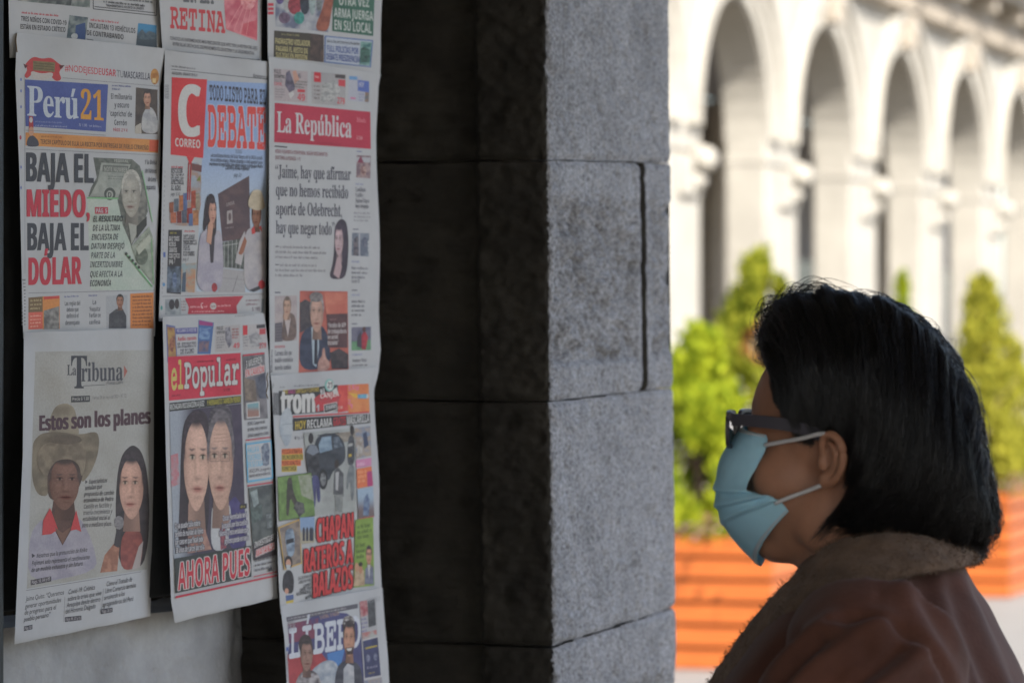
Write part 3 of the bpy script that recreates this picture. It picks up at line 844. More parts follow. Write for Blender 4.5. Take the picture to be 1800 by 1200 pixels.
p = Paper('newspaper with white words on a dark green panel beside a crowd picture',
          [(468, -420), (470, 0), (471, 105)], [(676, -400), (671, 0), (667, 60), (664, 132)], (-430, -400), (107, 130), A, 0.012, 3, rip=2.0)
for k in range(3): p.Q('masthead', [(471, 6+k*7.5), (481, 6+k*7.5), (481, 11+k*7.5), (471, 11+k*7.5)], RED)
p.Q('photograph', [(484, -80), (590, -70), (577, 57), (484, 47)], (96, 104, 132), (160, 166, 180), 11)
for x, y, w, h, c in ((492, -10, 9, 30, (92, 82, 140)), (506, 5, 8, 28, (165, 172, 182)), (518, 10, 12, 26, (150, 66, 80)), (536, 2, 9, 40, (55, 62, 78)), (549, 0, 6, 46, (150, 170, 180)), (526, 32, 9, 18, (70, 150, 150)), (500, 32, 10, 16, (108, 92, 120)), (561, 8, 5, 20, (120, 130, 140))):
    p.E('photograph', x, y, w, h*0.6, c, tuple(int(q*0.75) for q in c), 4)
p.Q('photograph', [(552, 53), (577, 57), (583, 20), (590, -20), (572, -8), (566, 18)], (150, 92, 78), (120, 72, 62), 7)
p.Q('panel', [(588, -80), (661, -74), (656, 64), (584, 55)], (46, 88, 78), (56, 98, 88), 20)
p.T('headline', 'OTRA VEZ', 596, 9, 649, 13, 15, (172, 182, 188)); p.T('headline', 'ARMA JUERGA', 587, 30, 656, 37, 16, (172, 182, 188)); p.T('headline', 'EN SU LOCAL', 588, 52, 653, 59, 17, (172, 182, 188))
p.Q('panel', [(482, 54), (546, 59), (545, 107), (481, 100)], (62, 60, 56))
p.G('caption', 495, 62, 534, 65, 5, 1, 4, (130, 128, 100), 4)
p.T('caption', 'PADRASTRO VIOLADOR', 484, 77, 545, 82, 10, (172, 168, 128)); p.T('caption', 'PAGARÁ EL RESTO DE', 485, 90, 541, 95, 9.5, (172, 168, 128)); p.T('caption', 'SUS DÍAS EN PRISIÓN', 485, 101, 540, 106, 9, (172, 168, 128))
p.Q('photograph', [(546, 59), (569, 62), (569, 110), (545, 107)], (84, 70, 68), (58, 52, 54), 7)
p.Q('panel', [(571, 63), (656, 71), (652, 119), (570, 110)], (78, 104, 160)); p.Q('panel', [(573, 65), (654, 73), (650, 117), (572, 108)], (158, 170, 192))
p.T('caption', 'MÁS DE 4 MIL EFECTIVOS EN ALERTA MÁXIMA', 575, 75, 632, 80, 4.5, BLK)
p.T('headline', 'FULL POLICÍAS POR', 575, 91, 630, 96, 11.5, (52, 72, 140)); p.T('headline', 'DEBATE PRESIDENCIAL', 574, 105, 634, 111, 11.5, (52, 72, 140))
p.Q('photograph', [(634, 73), (654, 75), (650, 116), (632, 114)], (54, 98, 104), (120, 158, 160), 5)
p.Q('photograph', [(634, 86), (641, 82), (650, 88), (650, 110), (633, 110)], (44, 60, 66), (70, 110, 104), 3)
p.build()

# ------------------------------------------------------------------ left column, middle
p = Paper('newspaper with a blue masthead over a red and black headline beside a folded banknote',
          [(30, 50), (27, 130), (34, 300), (41, 600)], [(288, 76), (287, 92), (279, 155), (280, 260), (271, 510), (270, 592)], (58, 85), (592, 586), B_, 0.012, 4, curl=(0.006, -0.004))
em = 'emblem'
p.Q(em, [(42, 115), (58, 99), (74, 104), (90, 101), (104, 113), (113, 117), (103, 126), (109, 140), (98, 144), (86, 130), (72, 137), (58, 128), (48, 139), (42, 134), (49, 122)], (165, 62, 66))
p.Q(em, [(54, 124), (72, 130), (94, 127), (92, 137), (73, 142), (55, 138)], (170, 168, 172))
p.Q(em, [(58, 107), (97, 110), (96, 127), (58, 124)], (106, 98, 76), (124, 112, 84), 6)
for k in range(3): p.Ln(em, 60, 111+k*4.6, 95, 114+k*4.6, 0.8, (72, 66, 52))
p.Q(em, [(41, 112), (49, 116), (44, 121)], (78, 40, 44)); p.Q(em, [(104, 115), (114, 115), (106, 122)], (78, 40, 44))
p.T('caption', '#NODEJESDE', 114, 125, 178, 132, 11.5, (172, 68, 82), 'sans'); p.T('caption', 'USAR', 179, 132, 204, 135, 12, (168, 52, 70)); p.T('caption', 'TU', 205, 135, 217, 137, 12, (106, 110, 120), 'sans'); p.T('caption', 'MASCARILLA', 218, 137, 264, 141, 12, (62, 62, 78))
p.E(em, 272, 135, 7.5, 14, (176, 132, 78), (150, 104, 60), 6); p.Q(em, [(268, 138), (274, 138), (274, 146), (268, 146)], (190, 172, 130))
p.Ln('ruled_box', 110, 137, 279, 152, 0.8, GRY)
ms = 'masthead'
p.Q(ms, [(44, 140), (190, 149), (186, 232), (45, 222)], (64, 78, 142), (72, 86, 150), 25)
p.T(ms, 'Perú', 48, 203, 138, 209, 52, (168, 180, 200), 'serif', gap=-0.02); p.T(ms, '21', 142, 209, 182, 212, 50, (186, 138, 60), 'serif')
p.G(ms, 62, 215, 120, 218, 6, 1, 3, (120, 132, 176), 6); p.G(ms, 62, 222, 128, 225, 6, 1, 3, (140, 150, 186), 7); p.T(ms, 'S/ 1.00', 139, 222, 153, 223, 5, (150, 158, 190), 'sans'); p.G(ms, 157, 223, 182, 225, 5, 1, 4, (140, 150, 186), 8)
p.G('caption', 197, 152, 232, 154, 6, 2, 3.4, (92, 100, 150), 9, 0.4)
for t, x0, y0, x1, y1 in (('El millonario', 195, 174, 232, 176), ('y oscuro', 201, 189, 227, 190), ("'capricho' de", 193, 204, 232, 206), ('Cerrón', 201, 220, 223, 221)): p.T('headline', t, x0, y0, x1, y1, 9.5, (62, 64, 74))
p.T('caption', 'PÁGS. 2 Y 4', 199, 231, 224, 232, 5.5, (150, 52, 68))
ph = 'photograph'
p.Q(ph, [(239, 154), (277, 158), (277, 236), (237, 235)], (84, 76, 72), (58, 54, 56), 9)
p.Q(ph, [(248, 233), (250, 202), (257, 190), (266, 188), (274, 200), (277, 214), (277, 236)], (168, 172, 180), (140, 144, 156), 7)
p.head(ph, 259, 174, 6.5, 13, (168, 132, 118), (54, 50, 52)); p.Q(ph, [(238, 222), (248, 216), (249, 235), (237, 235)], (160, 158, 156))
p.Q('strip', [(45, 233), (279, 246), (278, 269), (45, 256)], (184, 132, 80), (176, 120, 70), 20); p.Q('strip', [(263, 246), (279, 247), (278, 267), (262, 266)], (184, 92, 72))
p.G('strip', 72, 241, 116, 243, 5, 1, 3, (120, 84, 60), 10); p.T('strip', 'TERCER CAPÍTULO DE ELLA, LA RECETA POR ENTREGAS DE PABLO CERMEÑO', 71, 253, 261, 264, 8, (88, 70, 58))
p.Q(ph, [(46, 258), (48, 244), (54, 238), (60, 239), (68, 248), (69, 258)], (62, 64, 78)); p.Q(ph, [(51, 204), (58, 205), (59, 236), (51, 236)], (150, 58, 64)); p.E(ph, 55, 231, 4.5, 8, (176, 138, 120)); p.E(ph, 54.5, 211, 3, 5, (172, 172, 178))
p.Ln('ruled_box', 45, 229, 186, 238, 0.8, GRY); p.Ln('ruled_box', 45, 262, 278, 273, 0.8, GRY)
# banknote folded in strips
p.Q('banknote', [(153, 347), (206, 348), (232, 432), (270, 510), (160, 510)], (158, 174, 172), (166, 178, 178), 20)
p.Q('banknote', [(164, 277), (232, 280), (246, 292), (256, 330), (260, 372), (246, 405), (231, 432), (216, 396), (206, 349), (155, 346), (160, 330), (170, 312)], (78, 84, 84), (104, 110, 108), 5)
p.Q('banknote', [(178, 286), (230, 289), (220, 312), (208, 347), (158, 345), (172, 318)], (150, 156, 156), (134, 142, 142), 8)
p.Q('banknote', [(181, 290), (226, 292), (224, 304), (180, 302)], (98, 104, 104)); p.T('banknote', 'FEDERAL', 201, 285, 226, 286, 5, (150, 156, 156)); p.T('banknote', 'NOTE NUMBER', 183, 301, 224, 303, 8, (152, 158, 158))
p.G('banknote', 190, 311, 218, 312, 4, 2, 2.5, (92, 98, 98), 11); p.E('banknote', 193, 341, 10, 11, (74, 80, 80)); p.E('banknote', 193, 342, 6, 7, (146, 152, 152)); p.T('banknote', 'D', 190, 347, 196, 347, 9, (60, 66, 66))
p.Q('banknote', [(228, 306), (240, 300), (252, 318), (258, 352), (254, 384), (240, 398), (226, 380), (214, 356), (212, 340), (218, 322)], (124, 126, 126), (92, 96, 96), 6)
p.head('banknote', 231, 344, 16, 38, (152, 152, 150), (140, 142, 142), turn=-0.25)
p.Q('banknote', [(226, 392), (240, 396), (240, 412), (231, 430)], (150, 156, 156)); p.Q('banknote', [(240, 398), (258, 380), (258, 396), (240, 420)], (58, 62, 62))
p.Q('banknote', [(231, 433), (262, 398), (270, 420), (271, 500), (246, 470)], (150, 160, 154), (128, 140, 134), 7); p.E('banknote', 249, 450, 11, 16, (82, 92, 86), (104, 114, 106), 4); p.Q('banknote', [(238, 432), (262, 408), (266, 424), (244, 448)], (160, 168, 162)); p.T('banknote', 'UNITED STATES', 240, 436, 263, 412, 5, (96, 106, 100))
p.Ln('banknote', 153, 348, 208, 349, 2.4, (112, 168, 124)); p.Ln('banknote', 221, 445, 268, 504, 2.0, (104, 160, 118)); p.Ln('banknote', 250, 300, 268, 390, 1.6, (126, 172, 138)); p.Ln('banknote', 266, 420, 270, 500, 1.4, (112, 160, 122))
for k in range(5): p.E('banknote', 222+k*5.5, 446+k*6, 2.4, 2.8, (62, 68, 66))
hl = 'headline'
p.T(hl, 'BAJA EL', 47, 319, 164, 322, 51, (58, 62, 72), fat=1.1); p.T(hl, 'MIEDO,', 48, 381, 157, 382, 48, (168, 54, 72), fat=1.1); p.T(hl, 'BAJA EL', 49, 440, 155, 440, 48, (58, 62, 72), fat=1.1); p.T(hl, 'DÓLAR', 51, 501, 143, 499, 48, (168, 54, 72), fat=1.1)
p.Q('caption', [(167, 364), (190, 364), (190, 376), (167, 376)], (160, 62, 78)); p.T('caption', 'PÁG. 5', 169, 374, 188, 374, 7.5, WHT)
for t, x0, y, x1 in (('EL RESULTADO', 164, 390, 215), ('DE LA ÚLTIMA', 163, 406, 211), ('ENCUESTA DE', 161, 422, 207), ('DATUM DESPEJÓ', 160, 438, 218), ('PARTE DE LA', 160, 454, 202), ('INCERTIDUMBRE', 158, 470, 215), ('QUE AFECTA A LA', 158, 487, 215), ('ECONOMÍA', 158, 503, 195)):
    p.T('caption', t, x0, y, x1, y-0.6, 10.5, (56, 60, 68), slant=0.12)
for t, x0, y, x1 in (('Y la Bolsa', 254, 289, 275), ('de Valores', 255, 304, 275), ('de Lima', 260, 319, 274), ('repunta.', 257, 333, 274)): p.T('caption', t, x0, y, x1, y+0.5, 8, (84, 86, 96), slant=0.1)
p.Ln('ruled_box', 50, 515, 271, 510, 0.9, GRY)
p.Q('strip', [(50, 523), (75, 521), (75, 548), (50, 549)], (108, 92, 72)); p.G('strip', 53, 530, 73, 529, 7, 3, 4, (170, 160, 130), 12); p.Q('strip', [(50, 549), (75, 548), (75, 578), (50, 579)], (188, 96, 86)); p.G('strip', 53, 557, 72, 556, 6, 4, 3, (208, 170, 160), 13)
p.Q('strip', [(75, 521), (105, 520), (105, 578), (75, 579)], (186, 128, 78)); p.Q('strip', [(77, 546), (104, 538), (104, 578), (77, 579)], (92, 92, 96), (140, 142, 146), 5); p.Ln('strip', 77, 524, 104, 522, 5, (176, 72, 70))
p.G('strip', 113, 523, 146, 521, 5, 1, 3.4, (92, 100, 150), 14); p.G('strip', 156, 521, 177, 520, 5, 1, 3.4, (92, 100, 150), 15)
for t, x0, y, x1 in (('Las reglas del', 114, 537, 141), ('debate que', 117, 548, 138), ('definirá el', 117, 559, 138), ('desempate', 115, 571, 140)): p.T('strip', t, x0, y, x1, y-0.8, 7.5, (74, 78, 90))
for t, x0, y, x1 in (('La', 163, 535, 169), ("'Foquita'", 157, 547, 177), ('Farfán se', 157, 558, 177), ('confiesa', 157, 570, 176)): p.T('strip', t, x0, y, x1, y-0.8, 7.5, (74, 78, 90))
p.Q('strip', [(186, 520), (224, 518), (224, 577), (187, 578)], (150, 156, 168)); p.Q('strip', [(191, 577), (192, 552), (204, 543), (216, 543), (222, 555), (222, 577)], (56, 58, 66), (76, 78, 86), 6); p.head('strip', 211, 530, 6, 11, (140, 104, 90), (48, 46, 48))
p.Q('strip', [(229, 516), (270, 514), (270, 577), (229, 577)], (186, 120, 68)); p.G('strip', 233, 523, 267, 522, 6.2, 9, 3.6, (92, 66, 56), 16)
for y in (140, 160, 188, 294, 330): p.E('caption', 37, y, 1.6, 3, (96, 110, 170), n=8)
p.E('caption', 36, 242, 2, 4, (150, 62, 80), n=8)
for k in range(14): p.Ln('barcode', 38, 492+k*6, 45, 492+k*6, 2.2 if k % 3 else 3.2, (112, 116, 124))
p.Ln('ruled_box', 43, 130, 44, 480, 0.6, (128, 134, 148))
p.build()

# ------------------------------------------------------------------ left column, bottom
p = Paper('grey newspaper printed with a man in a wide hat and a woman holding a microphone',
          [(42, 570), (42, 600), (40, 800), (25, 1140)], [(266, 560), (268, 585), (268, 800), (262, 1090)], (584, 577), (1127, 1078), C_, 0.014, 5, curl=(0.010, -0.030))
p.Q('panel', [(62, 618), (264, 615), (263, 800), (258, 1000), (47, 1034), (56, 800)], (146, 148, 150), (154, 157, 161), 40)
p.T('masthead', 'La', 118, 659, 134, 659, 18, (70, 72, 80), 'serif'); p.T('masthead', 'T', 125, 682, 153, 682, 57, (58, 60, 68), 'serif'); p.T('masthead', 'ribuna', 143, 670, 216, 668, 33, (70, 72, 82), 'serif')
p.Q('masthead', [(218, 642), (224, 652), (218, 664)], (150, 92, 86)); p.Ln('masthead', 146, 678, 184, 676, 1, (80, 82, 90)); p.T('masthead', 'Prensa Libre', 187, 676, 216, 674, 6.5, (100, 102, 110), 'sans', slant=0.2)
p.Q('masthead', [(125, 696), (158, 695), (158, 706), (125, 707)], (54, 56, 62)); p.T('masthead', 'Precio S/ 1.00', 127, 704, 156, 703, 6, (158, 160, 164)); p.T('masthead', 'Viernes 28 de mayo del 2021 - N° 72', 162, 702, 222, 698, 6, (112, 114, 120), 'sans')
ph = 'photograph'
p.Q(ph, [(84, 764), (87, 735), (98, 712), (118, 708), (131, 716), (137, 745), (140, 766), (112, 770)], (136, 130, 118), (112, 105, 95), 16)
p.Q(ph, [(58, 776), (72, 761), (100, 758), (140, 764), (170, 757), (175, 772), (172, 800), (160, 830), (142, 852), (146, 812), (122, 792), (96, 800), (84, 830), (86, 872), (66, 870), (56, 842), (57, 800)], (98, 91, 82), (122, 115, 103), 16)
p.Q(ph, [(84, 872), (83, 830), (95, 801), (122, 792), (146, 797), (147, 830), (140, 856), (120, 880), (96, 880)], (72, 60, 58), (88, 72, 68), 10)
p.Q(ph, [(52, 935), (80, 905), (108, 948), (137, 905), (152, 928), (166, 962), (172, 1004), (48, 1028)], (150, 150, 168), (138, 138, 158), 18)
p.Q(ph, [(94, 880), (130, 880), (134, 915), (110, 958), (88, 915)], (92, 70, 66), (78, 60, 58), 8)
p.head(ph, 113, 850, 26, 46, (112, 84, 76), (62, 52, 50), turn=0.2)
p.Q(ph, [(62, 812), (72, 782), (100, 772), (128, 772), (152, 784), (150, 822), (143, 840), (140, 818), (126, 806), (100, 808), (88, 822), (82, 842)], (100, 92, 83), (128, 120, 108), 12)
p.Q(ph, [(80, 776), (90, 766), (116, 762), (140, 766), (146, 776), (118, 782)], (86, 78, 70), (96, 88, 80), 8)
p.Q(ph, [(74, 940), (76, 914), (88, 892), (102, 930), (90, 938)], (172, 66, 72)); p.Q(ph, [(124, 932), (134, 896), (143, 934), (134, 930)], (172, 66, 72)); p.Q(ph, [(96, 926), (110, 956), (126, 924), (110, 936)], (110, 84, 76))
p.T('headline', 'Estos son los planes', 70, 757, 264, 744, 27, (72, 52, 62), 'bold', fat=1.1)
for t, x0, y0, x1, y1 in (('Nosotros que la presunción de Keiko', 64, 980, 153, 969), ('Fujimori solo representa el continuismo', 56, 993, 157, 982), ('de un modelo exhausto y sin futuro.', 55, 1005, 146, 993)): p.T('caption', t, x0, y0, x1, y1, 7.5, (72, 72, 82), slant=0.15)
p.Q('caption', [(56, 972), (62, 976), (56, 980)], (72, 72, 82)); p.Q('caption', [(54, 1019), (90, 1012), (90, 1021), (54, 1028)], (66, 62, 72)); p.T('caption', 'Págs. 10, 04 y 09', 56, 1026, 88, 1019, 6, (158, 158, 168))
for k, (t, x0, x1) in enumerate((('Especialistas', 156, 188), ('señalan que', 149, 179), ('propuesta de cambio', 148, 200), ('económico de Pedro', 147, 199), ('Castillo es factible y', 147, 196), ('traería crecimiento y', 146, 197), ('estabilidad social al', 145, 193), ('paso a mediano plazo.', 144, 196))):
    p.T('caption', t, x0, 850+k*10.9, x1, 847+k*10.9, 7.5, (74, 74, 80), slant=0.15)
p.Q('caption', [(150, 843), (154, 846), (150, 850)], (74, 74, 80))
p.Q(ph, [(204, 940), (203, 880), (207, 825), (216, 795), (233, 780), (248, 791), (258, 822), (263, 880), (261, 955), (250, 998), (212, 1000)], (46, 42, 46), (62, 56, 60), 9)
p.Q(ph, [(212, 1003), (212, 950), (222, 930), (240, 925), (252, 945), (248, 997)], (138, 78, 74), (112, 62, 60), 10); p.Q(ph, [(232, 1000), (244, 960), (252, 950), (246, 997)], (156, 150, 154))
p.head(ph, 231, 858, 21, 54, (176, 142, 132), (50, 44, 48), turn=-0.2, hl0=0.08)
p.Q(ph, [(176, 1006), (184, 975), (200, 955), (210, 962), (206, 1003)], (158, 118, 102), (132, 94, 82), 6); p.Q(ph, [(200, 958), (205, 930), (213, 932), (208, 962)], (60, 58, 64)); p.E(ph, 209, 918, 8.5, 12, (130, 130, 138), (108, 108, 116), 2.5)
p.Ln('ruled_box', 46, 1037, 248, 1004, 0.9, (110, 112, 120))
for t, x0, y0, x1, y1 in (('Jaime Quito: “Queremos', 45, 1056, 112, 1044), ('generar oportunidades', 44, 1069, 107, 1057), ('de progreso para el', 43, 1080, 98, 1070), ('pueblo peruano”', 42, 1092, 88, 1083),
        ('Covid-19: Crónica', 120, 1044, 167, 1035), ('sobre la crisis que vive', 119, 1056, 178, 1045), ('Arequipa desde dentro', 117, 1067, 176, 1056), ('del Honorio Delgado', 115, 1078, 168, 1068),
        ('Cómo el Tratado de', 187, 1030, 232, 1021), ('Libre Comercio termina', 185, 1042, 239, 1031), ('arruinando a los', 183, 1054, 219, 1046), ('agroganaderos del Perú', 180, 1066, 234, 1055)):
    p.T('caption', t, x0, y0, x1, y1, 8.5, (76, 78, 86), 'sans', slant=0.12)
for x, y, w, t in ((42, 1107, 15, 'Pág. 03'), (114, 1091, 29, 'Págs. 05, 07 y 15'), (178, 1077, 20, 'Págs. 20-21')):
    p.Q('caption', [(x, y-7), (x+w, y-10), (x+w, y-2), (x, y+1.5)], (62, 62, 72)); p.T('caption', t, x+1.5, y-0.5, x+w-1.5, y-3.2, 5, (150, 150, 160))
p.Ln('ruled_box', 114, 1048, 112, 1092, 0.6, (120, 122, 130)); p.Ln('ruled_box', 182, 1034, 178, 1074, 0.6, (120, 122, 130))
p.build()
# ------------------------------------------------------------------ middle column
p = Paper('newspaper with a red square logo above a woman in white and a hatted man',
          [(290, 80), (289, 130), (288, 200), (285, 330), (282, 480), (279, 570)], [(472, 100), (470, 276), (466, 460), (464, 560)], (88, 109), (560, 556), B_, 0.012, 6)
p.Ln('ruled_box', 301, 122, 471, 140, 1.0, BLK); p.G('caption', 302, 118, 354, 124, 5, 1, 3.4, GRY, 20); p.T('caption', 'AREQUIPA, SÁBADO 29.5.21', 302, 131, 347, 135, 5, (80, 82, 92)); p.T('caption', 'diariocorreo.pe', 445, 136, 471, 140, 6.5, (72, 74, 84))
ph = 'photograph'
p.Q('backdrop', [(364, 142), (470, 147), (468, 300), (464, 514), (345, 512), (352, 330)], (128, 154, 202), (160, 176, 200), grad=((400, 200), (400, 400)))
p.Q('masthead', [(302, 136), (364, 140), (357, 278), (300, 272)], (184, 58, 64), (176, 52, 58), 30)
p.T('masthead', 'C', 315, 239, 351, 240, 90, (182, 186, 194), fat=2.0); p.T('masthead', 'CORREO', 308, 257, 352, 261, 14.5, (182, 186, 194))
p.Q('masthead', [(328, 275), (342, 276.5), (334, 290)], (184, 58, 64))
p.T('headline', 'TODO LISTO PARA EL', 368, 175, 468, 184, 26, (60, 64, 78), 'slab'); p.T('headline', 'DEBATE', 365, 256, 467, 261, 72, (190, 70, 66), 'slab', outline=(160, 174, 204), ow=1.6)
for k in range(3): p.Ln('ruled_box', 414, 264+k*2.4, 425, 264.6+k*2.4, 0.8, (70, 74, 86))
for t, x0, y0, x1, y1 in (('»Acondicionamiento del Aula Magna de la UNSA quedó', 370, 276, 461, 281), ('en su última etapa y Policía dispone a 4 mil agentes para', 370, 284, 461, 289), ('mantener la seguridad. Hoy deben llegar a Arequipa Pedro', 368, 291, 461, 296), ('Castillo y Keiko Fujimori', 396, 298, 438, 300), ('págs. 2-3', 411, 311, 424, 311)):
    p.T('caption', t, x0, y0, x1, y1, 6.5, (62, 66, 80), slant=0.1)
p.G('caption', 301, 295, 325, 296, 5, 1, 4, RED, 21)
for t, y, x1 in (('REVISIÓN', 304, 321), ('DE LOS TLC', 314, 323), ('AFECTARÍA', 324, 323), ('AL AGRO', 334.5, 318)): p.T('caption', t, 300.5, y, x1, y+0.3, 8.5, (62, 64, 76), 'slab')
p.T('caption', 'págs. 12-13', 300, 344, 316, 344, 5.5, (84, 86, 96), slant=0.15)
p.Q(ph, [(336, 284), (355, 288), (352, 397), (297, 397), (299, 362), (320, 345), (334, 340)], (140, 156, 178), (150, 130, 124), 9)
p.Q(ph, [(337, 287), (355, 291), (354, 303), (337, 299)], (104, 70, 72)); p.Q(ph, [(331, 286), (333, 286), (331, 352), (328.5, 352)], (150, 58, 62)); p.Q(ph, [(335, 286), (337, 286), (334, 352), (332, 352)], (150, 58, 62))
for x, y, w, h, c in ((298, 356, 7, 18, (150, 92, 72)), (306, 350, 8, 22, (92, 104, 122)), (315, 344, 7, 26, (170, 112, 80)), (322, 340, 7, 30, (90, 110, 160)), (336, 336, 8, 30, (160, 80, 66)), (344, 340, 7, 30, (150, 142, 130)), (300, 374, 10, 18, (170, 104, 82)), (311, 372, 8, 20, (120, 60, 58)), (320, 370, 8, 22, (84, 92, 112)), (329, 366, 9, 26, (150, 64, 60)), (339, 370, 10, 26, (170, 122, 90))):
    p.Q(ph, [(x, y), (x+w, y-1), (x+w, y+h), (x, y+h)], c, tuple(int(q*0.8) for q in c), 4)
p.Q(ph, [(332, 376), (339, 375), (339, 397), (332, 397)], (84, 104, 150)); p.Q(ph, [(345, 318), (352, 308), (352, 318)], (110, 120, 60))
p.Q('panel', [(296, 404), (320, 404), (318, 517), (293, 515)], (58, 58, 64)); p.G('panel', 299, 411, 315, 411, 5, 1, 4, (150, 146, 70), 22)
for t, y, x1 in (('HAY TRES', 423, 315), ('NIÑOS', 433, 309), ('GRAVES', 443, 311), ('CON COVID', 453, 316), ('pág. 7', 462, 308)): p.T('panel', t, 297, y, x1, y, 7.5, (176, 180, 190), 'slab')
p.Q(ph, [(294, 468), (318, 468), (317, 514), (293, 513)], (52, 58, 70), (100, 116, 140), 6); p.E(ph, 307, 492, 4, 14, (110, 128, 160), (80, 96, 130), 3)
p.G('caption', 324, 408, 346, 408, 5, 1, 3.6, (176, 80, 86), 23)
for t, y, x1 in (('DECLARAN', 420.5, 342), ('EMERGENCIA', 430, 346), ('POR EL', 439.5, 334), ('RÍO TAMBO', 449.5, 342)): p.T('caption', t, 322, y, x1, y, 8, (62, 64, 76), 'slab')
p.T('caption', 'pág. 5', 321, 458, 331, 458, 5.5, (84, 86, 96), slant=0.15)
p.Q(ph, [(319, 463), (345, 462), (342, 514), (318, 513)], (132, 152, 166), (164, 136, 116), 9); p.Q(ph, [(321, 480), (327, 478), (326, 513), (319, 513)], (72, 88, 110)); p.Q(ph, [(328, 488), (343, 482), (342, 500), (327, 504)], (170, 120, 100), (150, 140, 130), 4)
# two printed figures before a dark brick front
p.Q('backdrop', [(383, 341), (438, 309), (440, 418), (391, 425)], (92, 76, 82), (78, 66, 74), 12); p.T(ph, 'UNSA', 398, 363, 412, 359, 6, (140, 134, 140)); p.Q(ph, [(399, 371), (408, 369), (409, 392), (399, 394)], (150, 146, 152)); p.E(ph, 404, 381, 2.6, 7, (92, 80, 86)); p.G(ph, 396, 402, 413, 400, 4, 1, 3, (130, 122, 130), 24)
p.Q(ph, [(391, 426), (432, 418), (431, 474), (391, 470)], (64, 70, 72), (96, 104, 104), 6)
for k in range(6): p.Ln(ph, 394+k*7.2, 425-k*1.2, 394+k*7, 470+k*0.6, 0.9, (164, 170, 178))
p.Ln(ph, 391, 432, 432, 426, 1.0, (164, 170, 178)); p.Ln(ph, 391, 470, 432, 474, 1.6, (150, 156, 166))
p.Q(ph, [(385, 471), (431, 476), (431, 514), (383, 513)], (150, 152, 162)); p.Ln(ph, 418, 484, 409, 513, 0.9, (104, 106, 116)); p.Ln(ph, 388, 488, 431, 492, 0.7, (120, 122, 132))
p.Q(ph, [(345, 512), (349, 440), (352, 412), (364, 400), (374, 410), (386, 402), (391, 420), (393, 470), (389, 512)], (160, 160, 178), (146, 146, 168), 12); p.Q(ph, [(367, 408), (378, 408), (375, 462), (370, 462)], (62, 60, 70))
p.Q(ph, [(357, 402), (362, 350), (370, 339), (378, 345), (381, 380), (380, 414), (372, 416), (366, 390), (360, 408)], (52, 46, 52))
p.head(ph, 373.5, 373, 6.5, 20, (176, 138, 128), (54, 48, 54), turn=0.3); p.Q(ph, [(363, 425), (366, 395), (371, 385), (375, 396), (371, 430)], (176, 140, 128)); p.E(ph, 377, 505, 5, 8, (150, 60, 68), (124, 50, 58), 3)
p.Q(ph, [(428, 511), (430, 420), (434, 404), (446, 398), (458, 402), (467, 396), (464, 513)], (164, 164, 174), (150, 150, 164), 10); p.Q(ph, [(413, 462), (421, 424), (430, 406), (433, 424), (424, 466)], (164, 164, 174)); p.Q(ph, [(419, 446), (430, 415), (434, 424), (428, 444), (424, 448)], (140, 96, 80))
p.head(ph, 451, 380, 8, 20, (126, 88, 72), (54, 46, 46), turn=-0.3); p.Q(ph, [(436, 364), (437, 350), (444, 334), (459, 333), (464, 352), (467, 366), (452, 371)], (184, 176, 160), (166, 158, 144), 8)
p.Q(ph, [(442, 403), (447, 397), (449, 410), (443, 412)], (176, 66, 66)); p.Q(ph, [(455, 400), (459, 396), (461, 408)], (176, 66, 66)); p.E(ph, 460, 500, 6, 8, (168, 56, 64)); p.Q(ph, [(438, 510), (456, 502), (458, 508), (446, 513)], (56, 58, 66))
p.Ln('ruled_box', 285, 521, 463, 517, 0.9, GRY)
p.Q('strip', [(325, 524), (428, 520), (416, 537), (417, 551), (330, 552), (332, 540)], (166, 60, 76), (156, 54, 70), 20); p.G('strip', 334, 541, 370, 540, 6, 1, 3.4, (206, 160, 172), 25); p.E('strip', 375, 538, 5.5, 6, (176, 178, 186)); p.T('strip', 'DIGITAL', 371, 540, 379, 540, 3.2, (120, 50, 60)); p.T('strip', 'C', 353, 542, 357, 542, 10, (196, 170, 180)); p.G('strip', 382, 539, 412, 538, 6, 1, 3.4, (206, 160, 172), 26); p.G('strip', 337, 549, 405, 548, 5, 1, 3, (206, 160, 172), 27)
p.Q('strip', [(290, 526), (318, 524), (318, 552), (290, 553)], (150, 158, 168), (120, 130, 142), 8); p.E('strip', 302, 535, 5, 9, (56, 54, 60)); p.E('strip', 311, 534, 4, 9, (62, 58, 62)); p.G('strip', 319, 531, 328, 531, 5, 4, 3, (120, 90, 100), 28)
p.G('strip', 432, 530, 456, 529, 7, 2, 4.5, (130, 110, 122), 29); p.T('strip', 'S/ 195', 443, 547, 457, 546, 7, (96, 80, 96)); p.Q('strip', [(460, 525), (464, 525), (463, 548), (459, 549)], (108, 116, 128))
for k in range(9): p.Ln('barcode', 290, 150+k*2.8, 297, 150.5+k*2.8, 1.3, (104, 108, 118))
p.Q('caption', [(287, 443), (291, 443), (291, 452), (287, 452)], (76, 96, 160)); p.E('caption', 288, 500, 2.4, 3.5, (84, 130, 180), n=10); p.E('caption', 284, 541, 2, 4, (70, 140, 140), n=10)
for k in range(26): p.Ln('caption', 290-k*0.20, 300+k*8.5, 290-k*0.20, 304+k*8.5, 1.2, (136, 140, 152))
p.build()

